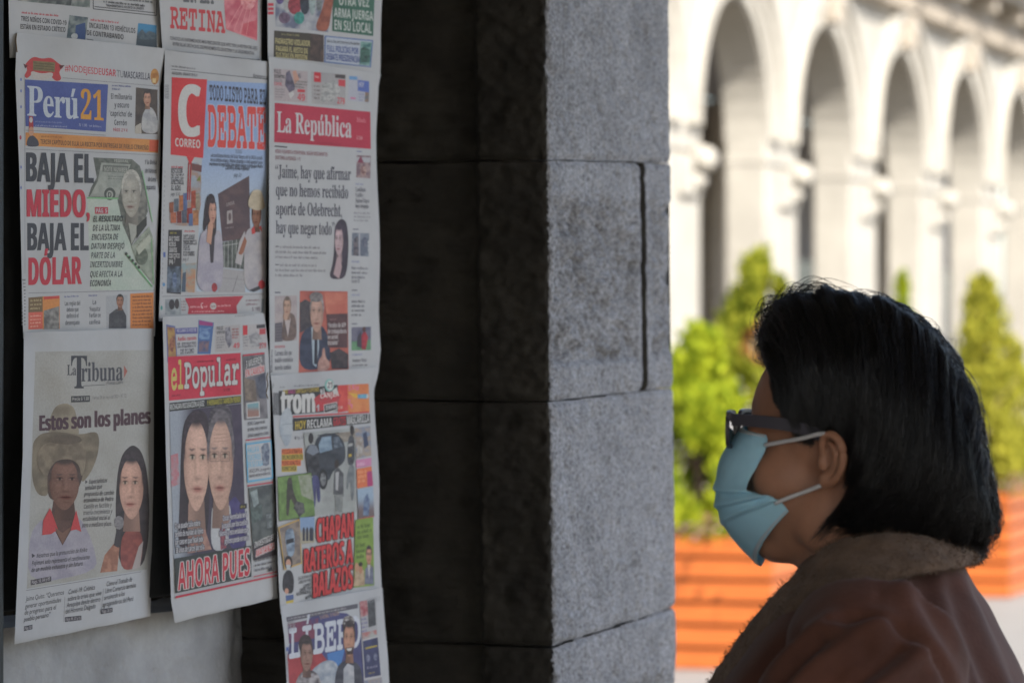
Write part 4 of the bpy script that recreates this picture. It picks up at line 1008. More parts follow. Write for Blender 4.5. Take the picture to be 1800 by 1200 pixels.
p = Paper('newspaper with a red masthead over two large faces and a red headline on black',
          [(286, 545), (286, 560), (292, 806), (301, 1058), (309, 1100)], [(462, 545), (463, 552), (470, 620), (475, 782), (482, 903), (487, 1060)], (556, 551), (1089, 1047), C_, 0.014, 7, curl=(0.006, -0.004))
ad = 'advert'
p.Q(ad, [(292, 570), (308, 573), (312, 632), (294, 637)], (96, 104, 150)); p.Q(ad, [(294, 574), (307, 576), (310, 628), (296, 632)], (160, 132, 82), (120, 84, 78), 6); p.E(ad, 302, 606, 4, 13, (104, 62, 60), (156, 112, 90), 3)
p.Q(ad, [(309, 577), (347, 575), (347, 586), (309, 587)], (86, 88, 146)); p.T(ad, 'RECLAMA TU PÓSTER', 311, 584, 345, 582.5, 6, (170, 172, 196))
p.T(ad, 'Audio cuento', 312, 599, 345, 597, 7.5, (168, 60, 74), 'serif'); p.T(ad, 'EL SOLDADITO', 312, 611, 345, 609, 8.5, (70, 66, 84), 'slab'); p.T(ad, 'DE PLOMO', 317, 622, 341, 620, 8.5, (70, 66, 84), 'slab'); p.Ln(ad, 310, 624.5, 346, 622.5, 0.7, GRY)
p.Q(ad, [(349, 562), (376, 567), (370, 622), (347, 622)], (72, 100, 152)); p.Q(ad, [(350, 563), (374, 567), (374, 573), (350, 571)], (140, 64, 122)); p.Q(ad, [(351, 576), (371, 576), (368, 596), (350, 596)], (120, 150, 190), (70, 96, 150), 5); p.Q(ad, [(350, 599), (368, 599), (366, 618), (349, 618)], (128, 104, 108), (80, 84, 120), 4)
p.Q(ad, [(378, 574), (422, 570), (422, 616), (378, 619)], (158, 158, 166)); p.T(ad, 'PULSI', 381, 580, 392, 579, 6, BLK); p.T(ad, 'OXÍMETRO', 381, 587, 395, 586, 5, BLK); p.G(ad, 381, 594, 395, 593, 4.5, 5, 3, GRY, 30); p.Q(ad, [(396, 576), (404, 574), (409, 602), (402, 612), (396, 596)], (92, 92, 108), (140, 142, 156), 4); p.G(ad, 408, 580, 420, 579, 5, 4, 3.4, (150, 80, 90), 31); p.T(ad, '49', 410, 612, 421, 611, 9, (178, 58, 70))
p.Q(ad, [(426, 571), (466, 568), (468, 613), (427, 616)], (162, 162, 170)); p.Q(ad, [(427, 572), (435, 571.5), (435, 588), (427, 589)], (176, 54, 64)); p.Q(ad, [(451, 571), (466, 569.5), (466, 576), (451, 577)], (62, 62, 68)); p.Q(ad, [(456, 578), (467, 577), (467, 587), (456, 588)], (166, 72, 80)); p.Q(ad, [(437, 590), (450, 582), (460, 592), (461, 608), (440, 610)], (120, 122, 132), (160, 162, 170), 3.5); p.G(ad, 428, 594, 437, 593, 5, 4, 3, GRY, 32); p.T(ad, '279', 456, 612, 468, 611, 9, (168, 56, 70))
p.Q('masthead', [(295, 627), (423, 620), (424, 693), (297, 704)], (180, 54, 76), (172, 48, 70), 30)
p.T('masthead', 'el', 301, 684, 322, 682, 46, (176, 168, 100), 'slab'); p.T('masthead', 'Popular', 324, 682, 420, 674, 45, (178, 180, 188), 'slab', outline=(92, 36, 52), ow=1.0)
p.G('masthead', 346, 637, 382, 635, 5, 1, 3, (110, 38, 54), 33); p.G('masthead', 398, 634, 420, 632, 5, 1, 3, (110, 38, 54), 34); p.T('masthead', 'S/ 1.00', 393, 688, 404, 687, 5, (110, 38, 54)); p.G('masthead', 302, 697, 322, 695, 5, 1, 3.5, (110, 38, 54), 35)
p.Q('strip', [(298, 708), (424, 695), (424, 708), (298, 723)], (52, 54, 56)); p.T('strip', 'RECHAZAN RECUSACIÓN A JUEZ', 299, 720, 359, 713, 9.5, (176, 182, 190)); p.T('strip', 'Y HERMANITO TAMBIÉN PIERDE', 364, 712.5, 423, 706, 9.5, (164, 160, 72))
p.Q(ph, [(298, 723), (424, 709), (433, 962), (305, 982)], (140, 150, 168), (68, 64, 82), grad=((310, 800), (345, 800)))
p.Q(ph, [(300, 800), (313, 796), (316, 850), (301, 856)], (166, 110, 124), (150, 140, 152), 7); p.Q(ph, [(404, 720), (424, 712), (432, 950), (412, 955)], (72, 66, 86), (60, 56, 76), 14)
p.Q(ph, [(312, 975), (316, 880), (318, 790), (322, 745), (334, 724), (352, 718), (366, 730), (370, 800), (366, 960)], (48, 44, 52), (60, 54, 62), 10)
p.Q(ph, [(331, 885), (358, 885), (362, 935), (372, 965), (330, 972)], (158, 126, 120), (132, 104, 102), 9)
p.Q(ph, [(366, 745), (370, 718), (388, 708), (404, 714), (410, 740), (406, 790), (366, 790)], (62, 60, 70), (90, 88, 98), 4)
p.head(ph, 345, 818, 22, 80, (186, 156, 148), (52, 46, 54), turn=0.2, hl0=0.12)
p.Q(ph, [(396, 892), (412, 870), (420, 880), (433, 900), (434, 962), (402, 966)], (78, 74, 124), (64, 60, 108), 12); p.Q(ph, [(370, 968), (372, 885), (380, 905), (392, 925), (402, 882), (407, 900), (400, 966)], (166, 172, 184)); p.Q(ph, [(386, 915), (394, 912), (398, 962), (388, 966)], (142, 84, 96), (96, 60, 84), 3.5)
p.head(ph, 388, 816, 22, 80, (176, 148, 140), (84, 82, 90), turn=-0.15, glasses=True, hl0=0.16)
for k in range(3): p.Ln(ph, 376, 764+k*6, 400, 762+k*6, 0.7, (140, 112, 106))
for k, (t, x0, x1) in enumerate((('O ya puede fallo sobre', 308, 352), ('pedido de nulidad de Keiko', 308, 357), ('por caso en que fiscal pide', 308, 357), ('30 años de cárcel por ella', 309, 359))): p.T('caption', t, x0, 929+k*14.2, x1, 923+k*14, 10, (176, 180, 192), outline=(62, 62, 76), ow=0.9)
for k, (t, x0, x1) in enumerate((('Oscar Hermitaño será', 392, 434), ('juzgado por los cuellos', 390, 435), ('blancos y está señalado que', 386, 436), ('proceso puede en narla', 395, 437))): p.T('caption', t, x0, 915+k*13.4, x1, 908+k*13.4, 9.5, (176, 180, 192), outline=(72, 68, 96), ow=0.8)
p.Q('caption', [(421, 886), (434, 884), (434, 893), (421, 895)], (54, 52, 60)); p.G('caption', 423, 892, 432, 891, 5, 1, 4, (150, 140, 70), 36)
p.Q('panel', [(307, 981), (442, 958), (442, 1013), (309, 1042)], (54, 60, 62)); p.T('headline', 'AHORA PUES', 313, 1037, 439, 1010, 48, (172, 50, 68), outline=(178, 178, 186), ow=1.5)
p.Q('ruled_box', [(309, 1047), (487, 1009), (487, 1012), (309, 1051)], (168, 54, 72))
sd = 'side_column'
p.Q(sd, [(427, 623), (465, 619), (471, 735), (430, 738)], (88, 88, 98), (118, 118, 128), 9); p.Q(sd, [(427, 623), (465, 619), (465, 622), (427, 626)], (168, 60, 74)); p.Q(sd, [(429, 664), (448, 668), (452, 705), (431, 704)], (100, 92, 90), (126, 116, 110), 5); p.Q(sd, [(448, 664), (467, 655), (468, 700), (456, 700)], (70, 74, 92), (92, 98, 116), 6)
p.T(sd, '3 MUEREN', 432, 647, 461, 637, 12.5, (182, 186, 194), outline=(54, 54, 60), ow=1.1); p.T(sd, 'EN CAMIÓN', 432, 662, 464, 654, 12, (176, 58, 70), outline=(182, 182, 190), ow=1.2)
p.Q(sd, [(433, 708), (456, 705), (457, 733), (434, 735)], (178, 182, 190)); p.Q(sd, [(434.5, 710), (454.5, 707), (455.5, 731), (435.5, 733)], (112, 150, 166), (140, 112, 108), grad=((445, 712), (445, 724)))
p.T(sd, 'PUNO. Cuerpo no sale', 436, 748, 466, 743, 7, (74, 74, 84), 'sans'); p.T(sd, 'de visita, volcó y murieron', 436, 758, 470, 753, 7, (74, 74, 84), 'sans'); p.T(sd, 'aplastó a pasajeros y chofer.', 436, 768, 473, 763, 7, (74, 74, 84), 'sans'); p.Ln(sd, 432, 773.5, 475, 768, 2, (166, 64, 78))
p.Q(sd, [(432, 779), (477, 773), (480, 841), (435, 848)], (96, 158, 200)); p.Q(sd, [(434, 782), (475.5, 776), (478, 838), (437, 844)], (164, 170, 182))
for t, y, x1 in (('HALLA A', 796, 455), ('TUCEROS', 809, 458), ('EN SU CASA', 821, 462)): p.T(sd, t, 436, y, x1, y-2.5, 10, (108, 164, 200))
p.Q(sd, [(459, 786), (464, 779), (471, 778), (474, 790), (473, 815), (468, 819), (462, 818)], (74, 84, 112), (130, 142, 160), 3.5); p.T(sd, 'AREQUIPA. Le pegaron y', 438, 831, 476, 825, 6.5, (74, 74, 84), 'sans'); p.T(sd, 'cuando entraron tenía casa.', 438, 839, 476, 833, 6.5, (74, 74, 84), 'sans')
p.Ln(sd, 435, 853.5, 480, 847, 2.4, (166, 64, 78)); p.Q(sd, [(437, 857), (480, 850), (484, 938), (444, 956)], (68, 74, 80), (90, 98, 102), 8); p.Q(sd, [(440, 864), (452, 859), (455, 884), (446, 892)], (140, 154, 162), (110, 124, 132), 6); p.Q(sd, [(440, 893), (460, 886), (462, 912), (444, 920)], (92, 108, 110), (64, 72, 76), 4); p.Q(sd, [(468, 904), (477, 902), (478, 926), (470, 928)], (120, 130, 138), (80, 88, 94), 3)
p.Q(sd, [(444, 956), (484, 937), (485, 975), (447, 984)], (60, 56, 64)); p.T(sd, 'INVESTIGUEN', 447, 963, 483, 947, 11, (182, 186, 194), slant=0.1); p.T(sd, 'MATANZA', 450, 978, 482, 964, 12, (176, 52, 66), outline=(182, 182, 190), ow=1.0, slant=0.1)
p.G(sd, 448, 987, 483, 979, 8.5, 3, 5, (86, 86, 96), 37); p.Q(sd, [(472, 998), (479, 996), (479, 1002), (472, 1004)], BLK); p.Ln(sd, 446, 1013, 487, 1004, 1.8, (166, 64, 78))
p.T('caption', 'FACEBOOK', 413, 557, 448, 554, 2.6, (130, 134, 146))
p.build()

# ------------------------------------------------------------------ right column
p = Paper('white newspaper with a dark red masthead and a four line serif headline in quotes',
          [(472, 90), (473, 120), (473, 480), (475, 670)], [(668, 118), (662, 150), (660, 230), (664, 433), (665, 545), (668, 610), (660, 672)], (100, 131), (664, 652), B_, 0.013, 8, curl=(0.005, -0.005), rip=1.5)
p.Q(ad, [(481, 120), (541, 126), (540, 181), (482, 177)], (158, 152, 162)); p.T(ad, 'PULSI', 482, 129, 494, 130, 7, BLK); p.T(ad, 'OXÍMETRO', 482, 137, 501, 139, 6.5, BLK); p.T(ad, 'DIGITAL', 482, 144, 497, 145, 5, GRY); p.T(ad, 'CONTEC', 482, 150, 496, 151, 5.5, (166, 66, 86))
p.G(ad, 484, 158, 501, 159, 4.5, 4, 2.6, GRY, 40); p.Q(ad, [(503, 128), (509, 124), (518, 150), (518, 158), (509, 163), (501, 150)], (70, 68, 86), (104, 100, 124), 5); p.Q(ad, [(514, 126), (520, 124), (526, 140), (518, 148)], (176, 140, 130)); p.Q(ad, [(507, 165), (515, 160), (517, 166), (511, 174)], (176, 178, 186)); p.T(ad, '6', 524, 137, 529, 138, 8, (90, 88, 104)); p.G(ad, 519, 144, 540, 146, 5, 3, 3, (84, 96, 96), 41); p.Q(ad, [(523, 157), (536, 158), (536, 163), (523, 162)], (176, 62, 72)); p.T(ad, '49', 523, 176, 536, 178, 12, (178, 58, 74))
p.Q(ad, [(547, 126), (608, 131), (607, 187), (548, 182)], (156, 158, 166), (146, 148, 158), 14); p.Q(ad, [(552, 127), (564, 128), (564, 145), (552, 144)], (178, 50, 62)); p.G(ad, 554, 137, 562, 138, 4, 1, 4, (208, 170, 176), 42); p.Q(ad, [(589, 131), (607, 132), (607, 139), (589, 137)], (70, 66, 70)); p.Q(ad, [(595, 140), (607, 141), (607, 153), (595, 151)], (176, 66, 78)); p.G(ad, 552, 153, 563, 154, 7, 4, 4, (96, 84, 96), 43)
for x, y, rx, ry in ((574, 153, 8, 7), (586, 150, 8, 8), (572, 166, 7, 9), (582, 168, 7, 11), (592, 160, 6, 9), (568, 174, 5, 6)): p.E(ad, x, y, rx, ry, (128, 134, 142), (170, 174, 182), 3)
p.T(ad, '279', 593, 182, 606, 184, 11, (178, 58, 74))
p.Q(ad, [(613, 133), (650, 136), (649, 181), (612, 177)], (158, 164, 184)); p.Q(ad, [(614, 134), (628, 135), (628, 141), (614, 140)], (96, 140, 190)); p.Q(ad, [(629, 141), (649, 143), (649, 163), (629, 160)], (82, 102, 172)); p.T(ad, 'HOY', 631, 153, 640, 154, 9, (170, 176, 200)); p.Q(ad, [(642, 162), (649, 163), (648, 180), (641, 179)], (92, 104, 116), (130, 110, 100), 3); p.G(ad, 631, 167, 640, 168, 5, 3, 3, (96, 110, 160), 44); p.Q(ad, [(616, 171), (625, 172), (625, 175), (616, 174)], (180, 110, 150))
p.Q('masthead', [(483, 181), (651, 197), (652, 262), (482, 250)], (164, 50, 74), (156, 44, 68), 40); p.T('masthead', 'La República', 487, 232, 618, 242, 36, (176, 182, 194), 'serif')
p.T('masthead', 'Sábado', 627, 214, 643, 216, 8, (196, 120, 138), 'sans'); p.T('masthead', 'S/ 2.00', 627, 245, 637, 246, 6, (196, 150, 164)); p.G('masthead', 488, 246, 520, 249, 5, 1, 2.6, (130, 40, 62), 45); p.G('masthead', 560, 252, 606, 256, 5, 1, 2.6, (130, 40, 62), 46)
p.Ln('ruled_box', 483, 257, 505, 259, 2.2, (62, 62, 74))
p.T('caption', 'KEIKO FUJIMORI A YOSHIYAMA, SEGÚN DOCUMENTOS', 484, 269, 576, 275, 6.5, (116, 62, 78)); p.T('caption', 'QUE TIENE LA FISCALÍA → 11', 484, 280, 528, 283, 6.5, (112, 66, 80))
hl = 'headline'
for t, x0, y0, x1, y1 in (('“Jaime, hay que afirmar', 484, 312, 617, 317), ('que no hemos recibido', 485, 344, 612, 349), ('aporte de Odebrecht,', 485, 377, 601, 381), ('hay que negar todo”', 485, 410, 588, 413)): p.T(hl, t, x0, y0, x1, y1, 22.5, (56, 58, 74), 'serif', gap=-0.015)
for y in (436, 468): p.Ln('caption', 484, y-3, 490, y-2.8, 1.8, (84, 86, 98))
p.G('caption', 492, 436, 575, 438, 8.8, 1, 5, (116, 118, 130), 47); p.G('caption', 484, 445, 574, 447, 8.8, 2, 5, (116, 118, 130), 48); p.G('caption', 492, 468, 568, 469, 8.8, 1, 5, (116, 118, 130), 49); p.G('caption', 484, 477, 572, 478, 8.8, 2, 5, (116, 118, 130), 50, 0.55)
p.Q(ph, [(577, 490), (586, 460), (588, 420), (588, 400), (594, 388), (602, 384), (610, 392), (613, 425), (611, 470), (605, 491)], (66, 60, 76), (52, 48, 62), 7); p.head(ph, 596, 424, 7.5, 26, (166, 148, 160), (60, 54, 70), turn=-0.3); p.Q(ph, [(586, 482), (592, 454), (598, 448), (601, 470), (596, 490)], (160, 142, 154))
sd = 'side_column'
p.Ln(sd, 627, 266, 636, 267, 1.6, (92, 100, 150)); p.Q(sd, [(627, 273), (652, 274), (651, 314), (626, 312)], (108, 92, 106), (150, 134, 140), 5); p.Q(sd, [(627, 276), (651, 277), (651, 286), (627, 285)], (156, 160, 174)); p.Q(sd, [(628, 286), (634, 274), (640, 287)], (120, 60, 84)); p.E(sd, 639, 300, 5, 9, (170, 150, 150), (110, 80, 84), 3)
p.G(sd, 625, 325, 641, 326, 5, 1, 4, (118, 128, 170), 51)
for t, y, x1 in (('Candidatos', 336.5, 643), ('Castillo y', 346, 639), ('Fujimori llegan', 356, 649), ('hoy a Arequipa', 365.5, 648)): p.T(sd, t, 625, y, x1, y+0.4, 7.5, (72, 74, 90), 'serif')
p.G(sd, 622, 376, 651, 377, 6.4, 3, 4, (122, 124, 138), 52); p.Ln(sd, 620, 403, 630, 403, 1.6, (70, 74, 96)); p.Q(sd, [(619, 409), (649, 410), (648, 451), (618, 449)], (92, 102, 122), (120, 130, 148), 8); p.Ln(sd, 632, 410, 632, 450, 1.8, (160, 164, 178)); p.Q(sd, [(622, 420), (629, 414), (630, 450), (621, 449)], (62, 64, 82), (104, 100, 110), 4); p.E(sd, 641, 426, 5, 9, (70, 78, 104), (110, 116, 134), 3)
p.G(sd, 618, 461, 636, 462, 5, 1, 4, (118, 128, 170), 53); p.G(sd, 618, 473, 646, 474, 8, 3, 5, (84, 86, 102), 54); p.T(sd, 'Covid 19', 618, 497, 632, 497, 6, (84, 86, 102), 'serif'); p.Ln(sd, 618, 510, 628, 510, 1.6, (70, 74, 96)); p.G(sd, 618, 520, 637, 520, 5, 1, 4, (128, 138, 176), 55); p.G(sd, 618, 532, 641, 532, 7.8, 4, 5.2, (80, 82, 98), 56)
p.Ln(sd, 618, 569, 628, 569, 1.6, (70, 74, 96)); p.Q(sd, [(618, 575), (652, 574), (652, 615), (618, 616)], (104, 106, 128), (84, 86, 112), 8); p.Q(sd, [(618, 600), (652, 597), (652, 615), (618, 616)], (96, 140, 112), (84, 122, 100), 6); p.Q(sd, [(636, 614), (634, 592), (641, 580), (647, 592), (643, 614)], (160, 58, 70), (130, 46, 62), 5); p.E(sd, 640, 579, 3, 5, (80, 58, 60)); p.Q(sd, [(627, 608), (629, 590), (635, 582), (636, 612)], (62, 60, 74)); p.G(sd, 619, 625, 640, 624, 5, 1, 4, (118, 128, 170), 57); p.T(sd, 'Arequipa y Melgar', 619, 636, 645, 635, 6, (90, 92, 106), 'serif'); p.G(sd, 619, 644, 650, 642.5, 6, 1, 4.6, (90, 92, 106), 58)
p.Ln(ph, 483, 514, 493, 514, 2, (70, 74, 96)); p.Q(ph, [(483, 520), (522, 519), (522, 598), (483, 601)], (160, 154, 162), (148, 142, 152), 14); p.Q(ph, [(483, 568), (496, 566), (497, 600), (483, 601)], (98, 96, 108))
for k in range(6): p.Ln(ph, 484, 570+k*5, 496, 569+k*5, 1, (72, 70, 84))
p.Q(ph, [(494, 600), (497, 570), (500, 556), (510, 548), (520, 556), (522, 598)], (112, 98, 96), (92, 82, 84), 7); p.Q(ph, [(500, 560), (505, 552), (511, 560), (506, 592)], (166, 160, 168)); p.head(ph, 505, 540, 6.5, 16, (166, 140, 130), (96, 88, 86), turn=-0.3); p.E(ph, 502, 556, 4, 7, (168, 142, 132))
p.T('caption', 'ENTREVISTA', 483, 612, 501, 611, 4.5, (160, 60, 78)); 
for t, y, x1 in (('Carranza dice que', 625, 513), ('modelo económico', 637, 515), ('necesita cambios', 650, 512)): p.T('caption', t, 483, y, x1, y-1.5, 9, (72, 74, 90), 'serif')
p.Q(ph, [(527, 511), (611, 512), (613, 649), (525, 655)], (168, 96, 88), (150, 84, 80), 22); p.Q(ph, [(570, 515), (611, 514), (611, 550), (574, 553)], (184, 120, 106), (168, 96, 88), 14); p.Q(ph, [(527, 532), (537, 526), (548, 532), (549, 575), (527, 585)], (58, 56, 66), (76, 72, 80), 6)
p.Q(ph, [(526, 652), (527, 590), (545, 572), (566, 570), (578, 592), (583, 646)], (58, 66, 90), (46, 52, 74), 10); p.Q(ph, [(547, 575), (560, 572), (561, 610), (556, 645), (550, 640)], (150, 168, 188)); p.Q(ph, [(553, 592), (558, 592), (558, 640), (552, 640)], (42, 44, 58))
p.head(ph, 557, 552, 11.5, 32, (166, 138, 132), (112, 110, 116), turn=-0.1); p.E(ph, 556, 522, 12, 9, (124, 122, 128), (92, 90, 96), 3)
p.Q(ph, [(583, 648), (580, 620), (596, 612), (612, 622), (612, 648)], (52, 50, 58), (70, 64, 72), 6); p.Q(ph, [(557, 652), (560, 632), (566, 626), (567, 612), (571, 611), (572, 628), (580, 636), (579, 648), (566, 653)], (178, 146, 142), (150, 118, 116), 5)
p.Q(ph, [(574, 552), (611, 551), (611, 611), (577, 611)], (72, 54, 62), (84, 62, 68), 12); p.G(ph, 580, 563, 594, 562, 5, 1, 3.5, (130, 100, 110), 59)
for t, y, x1 in (('“Fondos de AFP', 575.5, 608), ('de trabajadores', 586, 609), ('no serán', 596, 594), ('tocados”', 606, 595)): p.T(ph, t, 576, y, x1, y-0.5, 8, (178, 176, 186))
for k in range(13): p.Ln('barcode', 473, 616+k*3.1, 479, 615.6+k*3.1, 1.5 if k % 3 else 2.2, (92, 94, 106))
p.build()

p = Paper('crowded colourful newspaper with a black masthead, dark car picture and slanting red headline',
          [(474, 645), (476, 662), (478, 680), (484, 800), (489, 1000), (493, 1075)], [(664, 640), (661, 664), (656, 684), (660, 780), (664, 860), (665, 907), (668, 1045)], (660, 645), (1074, 1036), C_, 0.012, 9, rip=1.2)
p.Ln('caption', 480, 673, 480, 682, 0.8, GRY); p.Ln('caption', 478, 677, 482.5, 677, 0.8, GRY)
for k in range(11): p.Ln('barcode', 480.5+k*0.95, 690, 481+k*0.95, 729, 0.5 if k % 3 else 0.8, (56, 58, 66))
p.G('caption', 492, 682, 503, 681, 5, 1, 3.4, GRY, 60); p.G('caption', 517, 680, 570, 677, 5, 1, 3.6, (92, 94, 104), 61)
ms = 'masthead'
p.Q(ms, [(490, 687), (594, 676), (594, 722), (491, 730)], (54, 56, 60)); p.Q(ms, [(594, 677), (611, 676), (612, 722), (594, 725)], (190, 82, 76), (178, 66, 66), 10); p.Q(ms, [(611, 676), (648, 674), (650, 724), (612, 726)], (194, 132, 88), (188, 112, 74), 16)
p.T(ms, 'DE', 498, 693, 506, 692, 7.5, (178, 160, 80)); p.T(ms, 'REGALO', 507, 692, 519, 691, 7.5, (170, 80, 130)); p.T(ms, 'CARTILLA Y CUPONES', 520, 691, 561, 687.5, 7.5, (178, 160, 80))
p.T(ms, 'trom', 494, 728, 553, 724, 43, (184, 188, 196), gap=-0.03, fat=1.0)
p.Q(ms, [(552, 700), (566, 690), (588, 688), (600, 694), (594, 708), (572, 720), (556, 724)], (170, 58, 68), (150, 70, 76), 6); p.T(ms, 'CANJEA', 563, 700, 596, 696, 9, (204, 196, 200), outline=(150, 40, 52), ow=0.8); p.T(ms, '1', 556, 724, 561, 722, 12, WHT)
p.E(ms, 579, 677, 8, 11, (120, 170, 172)); p.E(ms, 580, 677, 6, 8.5, (186, 190, 196)); p.T(ms, '21', 576, 682, 584, 681, 10, (56, 58, 66)); p.Q(ms, [(584, 686), (592, 680), (594, 690), (587, 694)], (176, 180, 186)); p.Q(ms, [(563, 684), (570, 682), (571, 692), (564, 694)], (178, 182, 190)); p.T(ms, '3', 565, 692, 569, 691, 8, BLK)
p.Q(ms, [(569, 711), (592, 706), (593, 720), (570, 727)], (190, 188, 194)); p.Q(ms, [(570, 712), (591, 707.5), (592, 719), (571, 725)], (46, 48, 54)); p.T(ms, 'trome', 572.5, 721, 590, 716.5, 9, (184, 188, 196)); p.T(ms, 'S/ 1.00', 594, 719, 602, 718, 5, (214, 180, 176))
p.Q(ms, [(612, 690), (628, 692), (629, 698), (624, 699)], (196, 158, 70)); p.Q(ms, [(629, 693), (645, 692), (645, 700), (629, 700)], (104, 158, 190), (84, 136, 172), 4); p.E(ms, 646, 696, 1.8, 4, (178, 186, 194), n=10)
for k, (x, y) in enumerate(((615, 682), (622, 680), (628, 682), (614, 706), (617, 714))): p.T(ms, 'SEM21'[k], x-2.5, y+4, x+2.5, y+3.6, 8, (196, 110, 150))
p.Q(ph, [(492, 735), (498, 722), (505, 715), (511, 719), (515, 738), (514, 762), (509, 779), (503, 786), (496, 774), (491, 755)], (160, 170, 184), (142, 154, 172), 14); p.Ln(ph, 494, 746, 514, 744, 0.8, (120, 130, 146)); p.Ln(ph, 492, 766, 512, 764, 0.7, (126, 136, 152)); p.Ln(ph, 507, 715, 510, 706, 0.7, (150, 154, 164))
p.Ln('strip', 515, 732, 649, 724, 2.6, (178, 66, 70)); p.Q('strip', [(515, 735), (650, 727), (651, 743), (516, 757)], (46, 48, 52))
for t, x0, y0, x1, y1, c in (('HOY', 519, 755, 538, 752.5, (178, 160, 66)), ('RECLAMA', 540, 752.5, 584, 748.5, (184, 188, 196)), ('GRATIS', 586, 748.3, 608, 746, (176, 58, 66)), ('MASCARILLA', 610, 745.8, 649, 741, (184, 188, 196))): p.T('strip', t, x0, y0, x1, y1, 14.5, c)
p.T('caption', '■ Págs. 2-3', 518, 772, 533, 770, 5, (90, 92, 102), 'sans')
for k, (t, x1, c, bgc) in enumerate((('POLICÍA ATRAPÓ A', 531, (96, 50, 46), (200, 116, 76)), ('DELINCUENTES EN', 532, (52, 54, 56), (176, 160, 76)), ('PLENO ASALTO A', 528, (96, 50, 46), (200, 116, 76)), ('FERRETERÍA', 521, (52, 54, 56), (176, 160, 76)))):
    y = 798+k*10; p.Q('caption', [(495, y-9.3), (x1+1, y-11), (x1+1, y+0.2), (495, y+1)], bgc); p.T('caption', t, 496, y-0.6, x1, y-1.6, 7.8, c)
p.Q(ph, [(534, 760), (624, 752), (626, 900), (548, 906)], (152, 160, 166), (136, 142, 148), 18)
p.Q(ph, [(580, 762), (624, 757), (624, 772), (600, 778)], (110, 104, 100), (140, 136, 132), 6)
p.Q(ph, [(552, 786), (556, 770), (568, 761), (592, 761), (604, 775), (608, 792), (606, 812), (586, 826), (578, 846), (560, 846), (552, 820)], (62, 68, 80), (46, 52, 62), 9); p.Q(ph, [(560, 781), (566, 768), (582, 766), (584, 790), (562, 796)], (130, 152, 176), (104, 126, 152), 7); p.Q(ph, [(586, 768), (595, 767), (603, 784), (587, 788)], (100, 112, 130), (66, 76, 92), 4); p.Ln(ph, 558, 765, 596, 760, 1.2, (40, 42, 48))
p.E(ph, 568, 842, 8, 18, (40, 42, 46)); p.E(ph, 568, 842, 5, 12, (124, 130, 138), (76, 80, 88), 3)
p.Q(ph, [(537, 800), (538, 788), (545, 780), (556, 782), (561, 792), (562, 832), (556, 837), (545, 836), (540, 826)], (44, 46, 54), (66, 70, 80), 7); p.Q(ph, [(538, 794), (545, 781), (556, 783), (561, 794), (550, 800)], (112, 122, 140)); p.E(ph, 546.5, 770, 4.5, 9.5, (46, 44, 48)); p.Q(ph, [(546, 836), (561, 834), (564, 880), (558, 884), (556, 850), (555, 890), (549, 892)], (76, 78, 124), (60, 62, 104), 8)
p.E(ph, 619, 756, 3.6, 9, (52, 48, 50)); p.Q(ph, [(610, 800), (612, 770), (617, 764), (623, 768), (624, 815), (612, 818)], (44, 46, 54), (76, 80, 90), 6); p.Q(ph, [(612, 780), (620, 778), (620, 783), (612, 785)], (150, 154, 160)); p.Q(ph, [(613, 798), (618, 797), (618, 802), (613, 803)], (170, 150, 70)); p.Q(ph, [(608, 868), (612, 818), (624, 815), (622, 878), (617, 880), (616, 840)], (116, 124, 132), (92, 100, 110), 7)
p.E(ph, 592, 815, 4, 8, (52, 46, 46)); p.Q(ph, [(586, 868), (588, 826), (594, 820), (604, 832), (604, 872)], (68, 70, 78), (92, 96, 104), 6); p.Q(ph, [(590, 830), (596, 828), (594, 862), (590, 860)], (156, 160, 170)); p.Q(ph, [(590, 898), (588, 870), (603, 868), (602, 900)], (128, 134, 138), (106, 112, 118), 6)
p.Q(ph, [(624, 752), (651, 748), (653, 800), (626, 806)], (112, 128, 156), (150, 140, 134), 7); p.Q(ph, [(638, 762), (644, 758), (648, 782), (640, 788)], (58, 68, 96)); p.Q(ph, [(628, 776), (636, 770), (638, 800), (628, 804)], (168, 170, 176), (132, 124, 120), 4)
p.Q('panel', [(626, 808), (653, 804), (653, 818), (626, 822)], (182, 124, 166)); p.T('panel', 'HUMILLA', 628, 819, 641, 817, 6, (206, 176, 206)); p.Q('panel', [(627, 824), (653, 819), (656, 853), (628, 858)], (194, 110, 78)); p.Q('panel', [(645, 829), (654, 827), (656, 853), (646, 855)], (158, 62, 112)); p.G('panel', 629, 832, 644, 830, 8, 3, 6, (220, 150, 112), 62)
p.Q(ph, [(628, 860), (656, 855), (658, 906), (630, 911)], (140, 162, 190), (104, 92, 96), grad=((643, 870), (643, 900))); p.Q(ph, [(638, 905), (640, 876), (646, 866), (650, 880), (648, 906)], (74, 90, 130), (110, 130, 160), 4); p.Ln(ph, 630, 912, 658, 907, 1.6, (166, 64, 78))
p.Q(ph, [(488, 838), (547, 830), (554, 906), (491, 915)], (108, 138, 86), (90, 116, 72), 7); p.Q(ph, [(524, 836), (546, 833), (552, 880), (530, 870)], (142, 150, 142), (120, 132, 112), 5); p.Q(ph, [(505, 840), (513, 838), (515, 862), (524, 884), (518, 890), (510, 872), (508, 906), (503, 906), (504, 866)], (56, 58, 56), (74, 72, 68), 4); p.Q(ph, [(516, 892), (522, 880), (534, 884), (536, 900), (526, 908)], (58, 60, 66), (92, 94, 98), 3.5)
p.Ln(ph, 488, 838, 547, 830, 1, BLK); p.Ln(ph, 491, 915, 554, 906, 1, BLK)
hl = 'headline'
